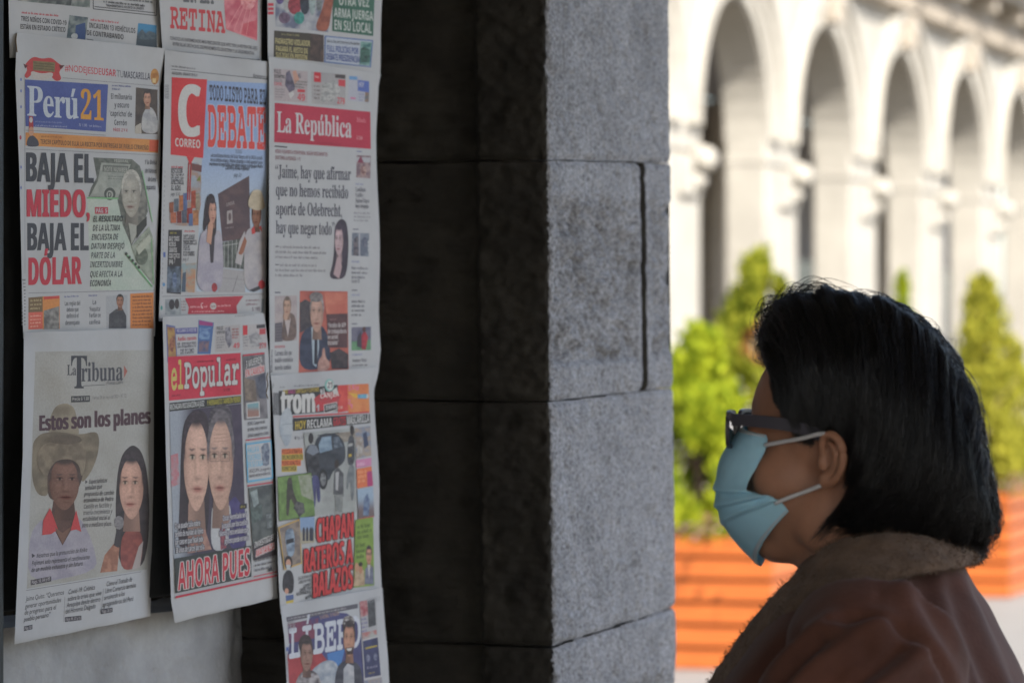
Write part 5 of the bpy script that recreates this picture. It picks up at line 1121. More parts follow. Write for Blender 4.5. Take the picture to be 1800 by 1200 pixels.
p.T(hl, 'CHAPAN', 557, 953, 621, 942, 42, (180, 60, 64), outline=(70, 30, 36), ow=1.6, fat=0.5); p.T(hl, 'RATEROS A', 535, 1006, 620, 988, 41, (180, 60, 64), outline=(70, 30, 36), ow=1.6, fat=0.5); p.T(hl, 'BALAZOS', 551, 1050, 620, 1033, 42, (180, 60, 64), outline=(70, 30, 36), ow=1.6, fat=0.5)
p.Q(ph, [(489, 926), (527, 911), (531, 990), (500, 1001)], (176, 150, 96)); p.Q(ph, [(491, 928), (526, 914), (529.5, 988), (501, 998)], (136, 128, 124), (108, 102, 104), 7); p.Q(ph, [(501, 932), (514, 926), (518, 940), (518, 975), (506, 980), (502, 955)], (138, 158, 184), (84, 98, 122), 6); p.Q(ph, [(503, 948), (516, 945), (517, 952), (504, 956)], (46, 50, 60))
p.Q(ph, [(527, 909), (553, 908), (553, 953), (528, 955)], (120, 146, 186), (152, 150, 140), grad=((540, 925), (540, 940)))
for x in (534, 540, 546, 549): p.Q(ph, [(x-2, 950), (x-2, 930), (x, 925), (x+2, 930), (x+2, 950)], (52, 56, 72))
p.E(ph, 507, 988, 7, 12, (40, 38, 42)); p.E(ph, 507, 990, 4.5, 8, (176, 140, 128)); p.Q(ph, [(503, 992), (511, 992), (510, 1000), (504, 1000)], (166, 174, 186)); p.Q(ph, [(496, 1040), (497, 1012), (504, 1001), (512, 1002), (517, 1014), (516, 1044)], (42, 42, 48), (58, 58, 66), 6); p.E(ph, 504, 1038, 3.5, 5, (176, 136, 122)); p.Q(ph, [(502, 1046), (516, 1044), (516, 1056), (503, 1059)], (74, 92, 142)); p.Q(ph, [(503, 1056), (516, 1053), (516, 1058), (503, 1060)], (176, 160, 76))
for k, (t, x0) in enumerate((('ENCAÑONARON', 524), ('A MILITAR PARA', 525), ('LLEVARSE', 533), ('DINERO, PERO', 527), ('RECUPERARON EL', 521), ('BOTÍN', 537))): p.T('caption', t, x0, 1019+k*6.9, 547, 1014+k*6.9, 5.6, (58, 60, 68))
p.Q('panel', [(625, 913), (656, 908), (658, 1028), (622, 1032)], (122, 150, 76), (108, 136, 66), 16); p.G('panel', 628, 929, 652, 925, 9, 3, 7, (70, 92, 48), 63); p.G('panel', 626, 962, 642, 959, 10, 3, 7.5, (66, 86, 46), 64)
p.Q('panel', [(641, 1026), (642, 1000), (648, 990), (656, 996), (657, 1026)], (112, 118, 142), (92, 98, 124), 6); p.head('panel', 648.5, 976, 5, 15, (168, 128, 112), (50, 46, 48), glasses=True); p.Q('panel', [(646, 992), (651, 992), (649, 1018)], (168, 172, 184)); p.Q('panel', [(622, 1030), (624, 1000), (630, 994), (640, 1002), (641, 1028)], (150, 132, 116), (176, 160, 140), 4); p.E('panel', 627, 996, 3.5, 8, (170, 132, 112)); p.E('panel', 634, 1000, 3.2, 8, (160, 118, 100)); p.E('panel', 634, 991, 3.4, 4, (54, 46, 44))
p.build()

p = Paper('sports newspaper with white block letters behind two players, cut by the bottom edge',
          [(492, 1055), (494, 1075), (500, 1120), (504, 1200), (512, 1540)], [(670, 1025), (672, 1050), (679, 1147), (681, 1200), (690, 1500)], (1064, 1032), (1540, 1480), D_, 0.012, 10, rip=1.0)
p.Q('strip', [(503, 1084), (629, 1060), (629, 1068), (504, 1092)], (84, 84, 96)); p.G('strip', 506, 1089, 626, 1066, 5, 1, 3.6, (156, 156, 168), 65)
p.Q(ph, [(504, 1093), (631, 1066), (640, 1200), (652, 1440), (520, 1480), (510, 1250)], (70, 72, 118), (62, 62, 104), 30); p.Q(ph, [(505, 1150), (560, 1140), (590, 1180), (560, 1240), (512, 1260)], (150, 62, 68), (124, 52, 60), 14); p.Q(ph, [(575, 1148), (606, 1140), (600, 1165), (580, 1180)], (72, 116, 178)); p.Q(ph, [(543, 1180), (572, 1158), (592, 1162), (598, 1190), (570, 1220), (548, 1215)], (164, 172, 186), (128, 140, 160), 8); p.Q(ph, [(506, 1096), (560, 1085), (556, 1120), (508, 1130)], (112, 62, 84), (80, 66, 108), 12)
p.T('caption', 'TU FÚTBOL, TU PASIÓN', 562, 1088, 596, 1080, 6, (150, 130, 116))
p.T('masthead', 'LÍBERO', 508, 1156, 634, 1133, 52, (176, 184, 202), 'slab', gap=-0.02)
p.Q(ph, [(514, 1300), (517, 1205), (528, 1180), (548, 1176), (562, 1186), (566, 1215), (570, 1300)], (164, 164, 174), (70, 66, 74), 9); p.E(ph, 537, 1132, 12, 18, (50, 44, 48), (70, 60, 62), 3); p.head(ph, 539, 1152, 10.5, 27, (132, 106, 100), (54, 48, 50), turn=0.25)
p.Q(ph, [(582, 1320), (588, 1190), (596, 1165), (612, 1158), (632, 1166), (638, 1190), (648, 1310)], (52, 54, 66), (70, 72, 84), 9); p.Q(ph, [(602, 1320), (604, 1175), (611, 1165), (622, 1170), (626, 1310)], (166, 170, 182), (140, 146, 160), 8); p.E(ph, 613, 1098, 11, 16, (48, 42, 46), (66, 58, 60), 3); p.E(ph, 613, 1091, 10, 10, (60, 52, 54), (164, 164, 170), 3); p.head(ph, 614, 1124, 10, 29, (160, 122, 106), (50, 44, 46), turn=-0.15); p.Q(ph, [(607, 1138), (622, 1136), (620, 1149), (610, 1150)], (62, 48, 46)); p.Q(ph, [(609, 1139), (619, 1138), (617, 1143), (611, 1143)], (184, 184, 188))
p.Q(ad, [(632, 1056), (661, 1050), (664, 1120), (637, 1128)], (152, 156, 166)); p.Q(ad, [(632, 1057), (645, 1054), (647, 1080), (634, 1084)], (140, 66, 78), (164, 130, 136), 4); p.Q(ad, [(646, 1056), (659, 1052), (661, 1098), (648, 1102)], (58, 62, 68), (82, 86, 94), 5); p.G(ad, 635, 1090, 646, 1088, 7, 4, 4.5, (104, 100, 150), 66); p.Q(ad, [(636, 1112), (662, 1106), (663, 1120), (638, 1126)], (150, 160, 164), (160, 110, 112), 4)
p.Q(ad, [(636, 1124), (665, 1117), (671, 1188), (640, 1194)], (176, 178, 188)); p.Q(ad, [(637.5, 1126), (664, 1119), (669.5, 1186), (641.5, 1191)], (50, 54, 86), (60, 64, 100), 12); p.Ln(ad, 642, 1139, 663, 1134, 2.6, (164, 150, 66)); p.E(ad, 647, 1156, 3.2, 7, (130, 136, 160), (80, 84, 116), 2); p.E(ad, 660, 1153, 3.2, 7, (120, 126, 152), (76, 80, 112), 2); p.G(ad, 645, 1175, 666, 1171, 5, 1, 4.5, (140, 140, 168), 67); p.G(ad, 648, 1184, 662, 1181, 5, 1, 3, (150, 140, 80), 68)
p.Q(ad, [(640, 1196), (671, 1189), (676, 1240), (644, 1246)], (110, 120, 150), (160, 150, 140), 7)
for k in range(6): p.Ln('caption', 647+k*4, 1051-k*0.9, 646.2+k*4, 1060-k*0.9, 0.8, (130, 134, 146))
p.Q('caption', [(503, 1137), (507, 1136), (507, 1143), (503, 1144)], (76, 96, 160)); p.G('caption', 503, 1150, 508, 1149, 5, 9, 3, (128, 132, 146), 69)
for k in range(8): p.Ln('barcode', 505+k*1.8, 1092-k*0.4, 506+k*1.8, 1110-k*0.4, 0.6 if k % 3 else 1.0, (150, 150, 164))
p.build()

# ------------------------------------------------------------------ board, edge post and the wall under it
M_board = mat('black_painted_board', (0.018, 0.019, 0.019), 0.75, 0.3, 9, 0.2, 40)
M_post = mat('dark_green_steel', (0.014, 0.018, 0.018), 0.5, 0.25, 12, 0.15, 60, spec=0.4)
M_conc = mat('rendered_plinth', (0.335, 0.333, 0.325), 0.92, 0.12, 9, 0.6, 120, dist=0.004, mottle=0.22, mscale=7.0)
def wquad(pxs, pys, d): return [wall_pt(x, y, d) for x, y in zip(pxs, pys)]
def slab(px0, px1, py0, py1, d0, d1):
    "upright slab parallel to the newspaper wall"
    a0 = wall_pt(px0, py0, d1); a1 = wall_pt(px1, py0, d1)
    zt = EYE-(py0-HOR)/FPX*a0[1]; zb = EYE-(py1-HOR)/FPX*a0[1]
    mbx = MB(); n3 = np.append(WN, 0)
    mbx.obox((a0[0], a0[1], zb), (a1[0]-a0[0], a1[1]-a0[1], 0), -n3*(d1-d0), (0, 0, zt-zb))
    return mbx
bd = slab(-60, 655, -900, 1081, -0.022, -0.004); o = bevel(bd.build('display_board', M_board), 0.003); tag(o, 'black board that the newspapers hang on', 'board')
o = bevel(slab(-140, 10, -900, 2300, -0.05, 0.030).build('steel_post', M_post), 0.006); tag(o, 'dark steel post at the left edge, beside the newspapers', 'post')
# plinth: rough render, its far edge rounded
pz = MB(); a0 = wall_pt(-120, 1000, -0.030); a1 = wall_pt(345, 1000, -0.030)
path = [a0[:2], a1[:2]]
for k in range(1, 9):
    ang = k/8*R(27); q = path[-1]; dd = np.array([math.cos(math.atan2(WD[1], WD[0])+ang), math.sin(math.atan2(WD[1], WD[0])+ang)]); path.append(q+dd*0.018)
path = np.array(path); seg = np.linspace(0, 1, 2)
L_ = np.concatenate([[0], np.cumsum(np.linalg.norm(np.diff(path, axis=0), axis=1))]); ss = np.linspace(0, L_[-1], 240)
xy = np.stack([np.interp(ss, L_, path[:, k]) for k in range(2)], 1); tn = np.gradient(xy, axis=0); tn /= np.linalg.norm(tn, axis=1)[:, None]; nn = np.stack([tn[:, 1], -tn[:, 0]], 1)
z_top = EYE-(1080-HOR)/FPX*4.55; zz = np.linspace(0.0, z_top, 160)*1.0; zz = np.concatenate([np.linspace(0, 0.95, 8), np.linspace(0.955, z_top, 150)])
S_, Z_ = np.meshgrid(np.arange(240), zz); pp = np.stack([ss[S_].ravel()*30, Z_.ravel()*30, np.zeros(S_.size)], 1)
h_ = 0.0022*fbm(pp, 4, 71).reshape(S_.shape)-0.006*np.clip(vnoise(pp*2.2, 77).reshape(S_.shape)-0.55, 0, 1)+0.003*vnoise(pp*0.2, 79).reshape(S_.shape)
G_ = np.stack([xy[S_, 0]+nn[S_, 0]*h_, xy[S_, 1]+nn[S_, 1]*h_, Z_], -1); pz.grid(G_)
b3 = np.append(-WN*0.12, 0); bk = G_[-1]+b3; pz.grid(np.stack([G_[-1], bk])); pz.grid(np.stack([bk, bk*np.array([1, 1, 0])])); pz.grid(np.stack([G_[:, -1], G_[:, -1]+b3], 1))
o = pz.build('plinth_wall', M_conc, None, True); tag(o, 'rough pale rendered wall below the lowest newspapers', 'wall')
# bent wire hook between the columns
M_wire = mat('rusty_wire', (0.22, 0.16, 0.10), 0.5, 0.3, 60, metallic=0.6)
for pts, lab in (([(471, 655, 0.035), (469, 664, 0.04), (471, 676, 0.045), (468, 690, 0.048), (471, 700, 0.045)], 'bent wire hook beside the barcode of the crowded newspaper'),
                 ([(29, 60, 0.03), (28, 72, 0.034), (30, 92, 0.032)], 'dark wire clip at the upper left corner of the banknote newspaper')):
    mb = MB(); q = arclen([wall_pt(x, y, d) for x, y, d in pts])(np.linspace(0, 1, 16)); mb.tube(q, 0.0007, 6); o = mb.build('wire_hook', M_wire, None, True); tag(o, lab, 'hook', 'wire hooks on the board')
# ================================================================== the reader
PY0 = 3.70; YAW = R(15); cY, sY = math.cos(YAW), math.sin(YAW)
PXC = (1492-900)/FPX*PY0
F3 = np.array([-cY, sY, 0]); S3 = np.array([-sY, -cY, 0])         # forward (left, slightly away) and towards the camera
ZE = EYE-(810-HOR)/FPX*3.63                                        # height of the ear canal
def LW(f, s, z):
    "person frame (metres; z above the ear) to world"
    f, s, z = np.broadcast_arrays(np.asarray(f, float), np.asarray(s, float), np.asarray(z, float))
    return np.stack([PXC+f*F3[0]+s*S3[0], PY0+f*F3[1]+s*S3[1], ZE+z], -1)
def loc(px, py, s):
    "profile point read from the photograph, at side offset s -> person frame"
    px, py, s = (np.asarray(k, float) for k in (px, py, s))
    a = (px-900)/FPX
    f = (PXC-s*sY-a*(PY0-s*cY))/(cY+a*sY)
    Y = PY0+f*sY-s*cY
    return np.stack([f, s*np.ones_like(f), EYE-(py-HOR)/FPX*Y-ZE], -1)
def w3(q, side=1): q = np.asarray(q); return LW(q[..., 0], q[..., 1]*side, q[..., 2])
def P3(px, py, s, side=1): return w3(loc(px, py, s), side)

M_skin = mat('skin', (0.36, 0.175, 0.105), 0.55, 0.10, 35, 0.12, 220, dist=0.001, spec=0.35)
M_skin.node_tree.nodes['Principled BSDF'].inputs['Subsurface Weight'].default_value = 0.12
M_skin.node_tree.nodes['Principled BSDF'].inputs['Subsurface Radius'].default_value = (0.02, 0.008, 0.005)
M_hair = mat('black_hair', (0.0075, 0.0065, 0.0065), 0.40, 0.3, 30, spec=0.5)
M_coat = mat('brown_suede', (0.098, 0.040, 0.026), 0.85, 0.22, 14, 0.3, 240, dist=0.0015, sheen=0.10, spec=0.2)
M_fur = mat('brown_fleece', (0.150, 0.098, 0.066), 0.95, 0.25, 45, 0.6, 190, dist=0.003, sheen=0.1)
M_glass_frame = mat('grey_plastic', (0.040, 0.035, 0.046), 0.35, 0.1, 20, spec=0.5)
M_trouser = mat('dark_trousers', (0.03, 0.03, 0.04), 0.9, 0.2, 40)
M_shoe = mat('black_shoe', (0.015, 0.014, 0.014), 0.4, 0.2, 30)
M_loop = mat('white_elastic', (0.62, 0.60, 0.60), 0.8, 0.05, 60)
def maskmat(name, c, tr):
    m = leafmat(name, c, c, tr)
    N = m.node_tree.nodes; L = m.node_tree.links
    g = N.new('ShaderNodeNewGeometry'); n = N.new('ShaderNodeTexNoise'); n.inputs['Scale'].default_value = 900; L.new(g.outputs['Position'], n.inputs['Vector'])
    bp = N.new('ShaderNodeBump'); bp.inputs['Strength'].default_value = 0.25; bp.inputs['Distance'].default_value = 0.0006; L.new(n.outputs['Fac'], bp.inputs['Height'])
    for q in N:
        if q.type in ('BSDF_DIFFUSE', 'BSDF_TRANSLUCENT'): L.new(bp.outputs[0], q.inputs['Normal'])
    return m
M_mask = maskmat('blue_nonwoven', (0.55, 0.84, 0.95), 0.36)
M_mask2 = maskmat('blue_grey_seam', (0.62, 0.70, 0.74), 0.25)

feet = LW(-0.03, 0, 0); feet[2] = 0.10
person = tag(empty('person', tuple(float(c) for c in feet)), 'person in brown coat, blue face mask and glasses, standing in profile reading the newspapers', 'person')
mm = 0.001
def EL(mb, f, s, z, rf, rs, rz, tilt=0.0):
    c, q = math.cos(tilt), math.sin(tilt)
    ax = [(F3*c+UP*q)*rf*mm, S3*rs*mm, (UP*c-F3*q)*rz*mm]
    mb.ellipsoid(LW(f*mm, s*mm, z*mm), ax, 28, 18)
def TB(mb, pts, r, n=16):
    pts = np.asarray(pts, float)*mm
    q = w3(arclen(pts)(np.linspace(0, 1, max(12, len(pts)*6))))
    rr = np.interp(np.linspace(0, 1, len(q)), np.linspace(0, 1, len(r)), np.asarray(r, float)*mm)
    mb.tube(q, rr, n)

# ---- body: one continuous surface
b = MB()
EL(b, -2, 0, 40, 97, 74, 90); EL(b, 40, 0, -28, 58, 58, 76); EL(b, 64, 0, -80, 30, 32, 22); EL(b, 100, 0, -20, 17, 14, 22, 0.25)
EL(b, 84, 0, 26, 14, 48, 12)
for q in (-1, 1):
    EL(b, 54, q*43, -18, 34, 20, 30); EL(b, 12, q*50, -56, 34, 14, 34); EL(b, 96, q*11, -30, 9, 8, 8)
EL(b, 92, 0, -58, 11, 24, 7); EL(b, 90, 0, -67, 10, 20, 6)
TB(b, [(0, 0, -50), (-6, 0, -100), (-18, 0, -150), (-30, 0, -210)], [52, 54, 57, 66], 24)
EL(b, -30, 0, -290, 90, 135, 120); EL(b, -20, 0, -420, 95, 125, 150); EL(b, -25, 0, -560, 95, 135, 130); EL(b, -30, 0, -670, 105, 150, 110)
for q in (-1, 1):
    TB(b, [(-30, q*40, -170), (-32, q*110, -205), (-32, q*160, -235)], [45, 48, 48])
    TB(b, [(-30, q*165, -240), (-40, q*195, -400), (-35, q*210, -510)], [46, 42, 36]); TB(b, [(-35, q*210, -510), (20, q*205, -630), (70, q*185, -740)], [37, 34, 25])
    EL(b, 88, q*180, -785, 22, 14, 44, -0.35)                    # palm
    for k, (df, L_, cu) in enumerate(((-24, 66, 0.5), (-8, 76, 0.45), (9, 71, 0.4), (25, 56, 0.35))):
        p0 = np.array([98-df*0.9, q*180, -812-abs(df)*0.15]); p1 = p0+np.array([L_*0.25, -q*4, -L_*0.42]); p2 = p1+np.array([L_*0.06, -q*10*cu, -L_*0.34]); p3 = p2+np.array([-L_*0.10, -q*14*cu, -L_*0.2])
        TB(b, [p0, p1, p2, p3], [8.6, 8.2, 7.4, 6.2], 10)
    TB(b, [(100, q*172, -762), (122, q*162, -790), (128, q*158, -815), (126, q*156, -835)], [11, 9.5, 8.6, 7], 10)   # thumb
    TB(b, [(-30, q*80, -690), (-25, q*88, -950), (-28, q*90, -1080)], [88, 66, 52]); TB(b, [(-28, q*90, -1080), (-45, q*92, -1200), (-38, q*95, -1360)], [52, 52, 36])
    EL(b, 30, q*100, -1372, 115, 42, 26)
V, Fc, N = remesh(b, 0.0042, 14)
mk('body', V, Fc, M_skin, person, True)

# ---- ears
for side in (1, -1):
    e = MB()
    def tubep(pts, r):
        q = loc(*np.array(pts, float).T*np.array([[1], [1], [0.001]])); e.tube(w3(arclen(q)(np.linspace(0, 1, 22)), side), np.interp(np.linspace(0, 1, 22), np.linspace(0, 1, len(r)), np.array(r)*mm), 10)
    tubep([(1447, 800, 78), (1445, 782, 81), (1448, 768, 84), (1460, 763, 88), (1473, 772, 92), (1481, 792, 94), (1480, 818, 92), (1471, 838, 87), (1460, 848, 82)], [3.4, 3.6, 3.8, 4.2, 4.4, 4.4, 4.2, 4.0, 5])
    tubep([(1457, 778, 84), (1467, 790, 88), (1470, 808, 88), (1464, 826, 84), (1452, 834, 80)], [2.6, 3.6, 4, 4, 3.4])
    c = loc(1463, 806, 0.076); e.ellipsoid(w3(c, side), [F3*0.012, S3*0.005*side+F3*-0.003, UP*0.024], 20, 14)
    c = loc(1475, 806, 0.084); e.ellipsoid(w3(c, side), [F3*0.006, S3*0.004, UP*0.022], 20, 14)
    c = loc(1454, 843, 0.080); e.ellipsoid(w3(c, side), [F3*0.0085, S3*0.0055, UP*0.0085], 20, 14)
    c = loc(1445, 812, 0.077); e.ellipsoid(w3(c, side), [F3*0.005, S3*0.005, UP*0.008], 16, 10)
    V, Fc, N = remesh(e, 0.0013, 3); mk('ear', V, Fc, M_skin, person, True)
# ---- eyes
M_eye = mat('eye_white', (0.6, 0.58, 0.55), 0.2, 0.05, 50); M_iris = mat('dark_iris', (0.02, 0.012, 0.01), 0.15, 0.1, 60)
for q in (-1, 1):
    e = MB(); EL(e, 79, q*31, 2, 12, 12, 12); eo = e.build('eye', M_eye, person, True)
    e = MB(); EL(e, 87.5, q*31, 2, 4, 5.5, 5.5); e.build('iris', M_iris, eo, True)

# ---- hair: shell lofted from the parting to the tips, strands laid over it
HK = np.array([
 [(1341, 640, 12), (1346, 652, 34), (1352, 668, 50), (1358, 685, 58), (1364, 702, 63)],
 [(1335, 600, 0), (1342, 612, 32), (1355, 642, 55), (1366, 690, 67), (1376, 730, 70)],
 [(1343, 563, 0), (1352, 574, 40), (1372, 622, 66), (1386, 700, 76), (1396, 764, 75)],
 [(1369, 540, 0), (1380, 555, 45), (1402, 620, 74), (1414, 710, 81), (1424, 780, 77)],
 [(1408, 522, 0), (1420, 543, 50), (1440, 620, 80), (1452, 700, 88), (1456, 768, 85)],
 [(1450, 515, 0), (1462, 538, 55), (1482, 620, 85), (1490, 715, 88), (1490, 808, 80)],
 [(1500, 517, 0), (1510, 546, 58), (1525, 640, 91), (1522, 780, 97), (1480, 885, 80)],
 [(1550, 529, 0), (1558, 562, 58), (1572, 660, 94), (1558, 820, 104), (1456, 922, 74)],
 [(1600, 553, 0), (1605, 592, 56), (1615, 700, 92), (1598, 860, 102), (1462, 954, 66)],
 [(1643, 592, 0), (1646, 634, 52), (1655, 740, 86), (1640, 880, 94), (1545, 956, 74)],
 [(1680, 643, 0), (1682, 683, 46), (1686, 770, 74), (1680, 890, 82), (1628, 958, 66)],
 [(1709, 714, 0), (1709, 747, 38), (1712, 810, 58), (1714, 902, 64), (1684, 964, 50)],
 [(1725, 800, 0), (1725, 830, 28), (1726, 872, 40), (1732, 918, 44), (1712, 958, 32)],
 [(1727, 862, 0), (1729, 878, 8), (1735, 898, 12), (1734, 924, 15), (1716, 952, 12)]], float)
HK[..., 2] *= mm
HL = loc(HK[..., 0], HK[..., 1], HK[..., 2])                       # person frame
def hair_pt(th, t):
    th = np.atleast_1d(th); t = np.atleast_1d(t)
    cols = np.stack([interp(HL[:, k], th) for k in range(5)], 1)      # (n,5,3)
    x = np.clip(t, 0, 1)*4; i = np.minimum(np.floor(x).astype(int), 3); f = (x-i)[:, None]; r = np.arange(len(th))
    p0 = cols[r, np.maximum(i-1, 0)]; p1 = cols[r, i]; p2 = cols[r, i+1]; p3 = cols[r, np.minimum(i+2, 4)]
    # mirror the control before the parting so the shell crosses it roundly
    mir = cols[r, np.minimum(1, 4)]*np.array([1, -1, 1]); p0 = np.where((i == 0)[:, None], mir, p0)
    q = 0.5*((2*p1)+(-p0+p2)*f+(2*p0-5*p1+4*p2-p3)*f*f+(-p0+3*p1-3*p2+p3)*f**3)
    return q+(t > 1)[:, None]*(t-1)[:, None]*(cols[:, 4]-cols[:, 3])
CEN = np.array([-0.03, 0.0, 0.03])
def tousle(q):
    o = q-CEN; o = o/np.linalg.norm(o, axis=-1)[..., None]
    f = fbm(q.reshape(-1, 3)*np.array([34, 20, 17]), 3, 101).reshape(q.shape[:-1]); low = np.clip((0.02-q[..., 2])/0.12, 0, 1)
    return q+o*((0.0052+0.0060*low)*f)[..., None]
nT, nM = 90, 46
TH, TT = np.meshgrid(np.linspace(0, 1, nT), np.linspace(0, 0.94, nM), indexing='ij')
HP = hair_pt(TH.ravel(), TT.ravel())
out = HP-CEN; out /= np.linalg.norm(out, axis=1)[:, None]
clump = fbm(np.stack([TH.ravel()*34, TT.ravel()*2.2, 0*TH.ravel()], 1), 3, 91)
HP = HP+out*(0.0042*clump-0.0085)[:, None]
HP = tousle(HP).reshape(nT, nM, 3)
under = HP[:, -1]*np.array([1, 0.62, 1])+np.array([0.0, 0, 0.012]); HP2 = np.concatenate([HP, under[:, None]], 1)
hm = MB()
hm.grid(w3(HP2)[::-1]); hm.grid(w3(HP2, -1))
hair = hm.build('hair', M_hair, person, True)
rs = np.random.default_rng(21)
def strands(n, side, amp, curl, off, r0, t0=(0, 0.3), t1=(0.9, 1.08), seed=0, thr=(0, 1), npt=14):
    rg = np.random.default_rng(seed)
    th = thr[0]+(thr[1]-thr[0])*rg.random(n); a = t0[0]+(t0[1]-t0[0])*rg.random(n); e = t1[0]+(t1[1]-t1[0])*rg.random(n)
    e = np.where(e > 0.9, e+0.09*vnoise(np.stack([th*46, th*0, th*0], 1), 97), e)
    drift = rg.normal(size=n)*0.02
    ear_zone = (th > 0.2) & (th < 0.5) & (t1[1] > 1.0); e = np.where(ear_zone, np.minimum(e, 0.97), e); drift = np.where(ear_zone, drift*0.4, drift)
    of = off[0]+(off[1]-off[0])*rg.random(n)**2
    ph = rg.random((n, 3))*6.283; fr = 0.6+1.6*rg.random((n, 2))
    u = np.linspace(0, 1, npt)
    TTs = a[:, None]+(e-a)[:, None]*u
    THs = np.clip(th[:, None]+drift[:, None]*u, 0, 1)
    q = hair_pt(THs.ravel(), TTs.ravel()).reshape(n, npt, 3)
    o = q-CEN; o /= np.linalg.norm(o, axis=2)[..., None]
    cl = fbm(np.stack([THs.ravel()*34, TTs.ravel()*2.2, 0*TTs.ravel()], 1), 3, 91).reshape(n, npt)
    w = np.sin(ph[:, :1]+fr[:, :1]*6*u)*amp*u+curl*np.sin(ph[:, 1:2]+fr[:, 1:]*9*u)*u**1.5
    q = q+o*(0.0042*cl-0.0065*np.minimum(1, 3*u)[None]+of[:, None]*np.sin(np.pi*np.clip(u*0.9+0.08, 0, 1))[None]+0.0004+w)[..., None]
    q[..., 0] += np.sin(ph[:, 2:3]+fr[:, :1]*5*u)*amp*u
    q = tousle(q)
    lk = vnoise(np.stack([th*38+drift*9, th*0+side, th*0], 1), 103)[:, None]*np.clip((TTs-0.72)/0.3, 0, 1.4)**1.5      # locks flick out or in at the tips
    lk = lk*sstep(0.22, 0.42, th)[:, None]
    q = q+o*(0.013*lk)[..., None]; q[..., 0] -= 0.010*np.abs(lk)*np.sign(rg.normal(size=n))[:, None]*0.4
    W = w3(q, side)
    t = np.gradient(W, axis=1); t /= np.linalg.norm(t, axis=2)[..., None]+1e-12
    bx = np.cross(t, S3); bx /= np.linalg.norm(bx, axis=2)[..., None]+1e-9
    by = np.cross(t, bx)
    rad = r0*(0.75+0.5*rg.random(n))[:, None]*(1-0.6*u**2)
    ring = np.stack([W+rad[..., None]*(math.cos(k*2.0944)*bx+math.sin(k*2.0944)*by) for k in range(3)], 2)   # n,npt,3,3
    Vv = ring.reshape(-1, 3)
    base = (np.arange(n)*npt*3)[:, None, None]+(np.arange(npt-1)*3)[None, :, None]
    k = np.arange(3); k2 = (k+1) % 3
    Fq = np.stack([base+k, base+k2, base+3+k2, base+3+k], -1).reshape(-1, 4)
    return Vv, Fq
def arcs(n, side, th0, span, tmax, h, r0, seed, npt=18):
    "loose hairs that lift off the outline and come back to it"
    rg = np.random.default_rng(seed)
    a = th0[0]+(th0[1]-th0[0])*rg.random(n); d = (span[0]+(span[1]-span[0])*rg.random(n))*rg.choice([-1, 1, 1], n)
    t = tmax*rg.random(n)**1.5; hh = h[0]+(h[1]-h[0])*rg.random(n)**1.4; u = np.linspace(0, 1, npt)
    THs = np.clip(a[:, None]+d[:, None]*u, 0, 1); TTs = np.clip(t[:, None]+0.06*rg.normal(size=n)[:, None]*u, 0, 1)
    q = hair_pt(THs.ravel(), TTs.ravel()).reshape(n, npt, 3)
    o = q-CEN; o /= np.linalg.norm(o, axis=2)[..., None]
    k = 0.25+0.6*rg.random(n)
    q = q+o*(hh[:, None]*np.sin(np.pi*u[None]**(0.6+k[:, None]))+0.0012*np.sin(u[None]*11+6*k[:, None])*u-0.002*(1-u))[..., None]
    q[..., 1] += rg.normal(size=n)[:, None]*0.012*u
    q = tousle(q)
    W = w3(q, side); tg = np.gradient(W, axis=1); tg /= np.linalg.norm(tg, axis=2)[..., None]+1e-12
    bx = np.cross(tg, S3); bx /= np.linalg.norm(bx, axis=2)[..., None]+1e-9; by = np.cross(tg, bx)
    rad = r0*(0.7+0.6*rg.random(n))[:, None]*(1-0.5*u**2)
    ring = np.stack([W+rad[..., None]*(math.cos(k_*2.0944)*bx+math.sin(k_*2.0944)*by) for k_ in range(3)], 2)
    base = (np.arange(n)*npt*3)[:, None, None]+(np.arange(npt-1)*3)[None, :, None]; kk = np.arange(3); k2 = (kk+1) % 3
    return ring.reshape(-1, 3), np.stack([base+kk, base+k2, base+3+k2, base+3+kk], -1).reshape(-1, 4)
def hair_mesh(name, sets):
    V = []; F = []; bb = 0
    for v, f in sets: V.append(v); F.append(f+bb); bb += len(v)
    V = np.concatenate(V)-np.asarray(person.location); F = np.concatenate(F)
    me = bpy.data.meshes.new(name)
    me.vertices.add(len(V)); me.vertices.foreach_set('co', V.ravel())
    me.loops.add(F.size); me.loops.foreach_set('vertex_index', F.ravel().astype(np.int32))
    me.polygons.add(len(F)); me.polygons.foreach_set('loop_start', np.arange(len(F), dtype=np.int32)*4); me.polygons.foreach_set('loop_total', np.full(len(F), 4, np.int32))
    me.update(calc_edges=True); me.materials.append(M_hair); me.polygons.foreach_set('use_smooth', [True]*len(F))
    o = bpy.data.objects.new(name, me); COL.objects.link(o); o.parent = hair
    return o
hair_mesh('strands', [strands(7500, 1, 0.0032, 0.0015, (0.0, 0.0075), 0.00032, t1=(0.72, 1.10), seed=1), strands(2400, -1, 0.0032, 0.0015, (0.0, 0.0075), 0.0004, t1=(0.75, 1.1), seed=2),
    strands(1500, 1, 0.003, 0.002, (0.0, 0.003), 0.0003, t0=(0.3, 0.7), t1=(0.95, 1.15), seed=3)])
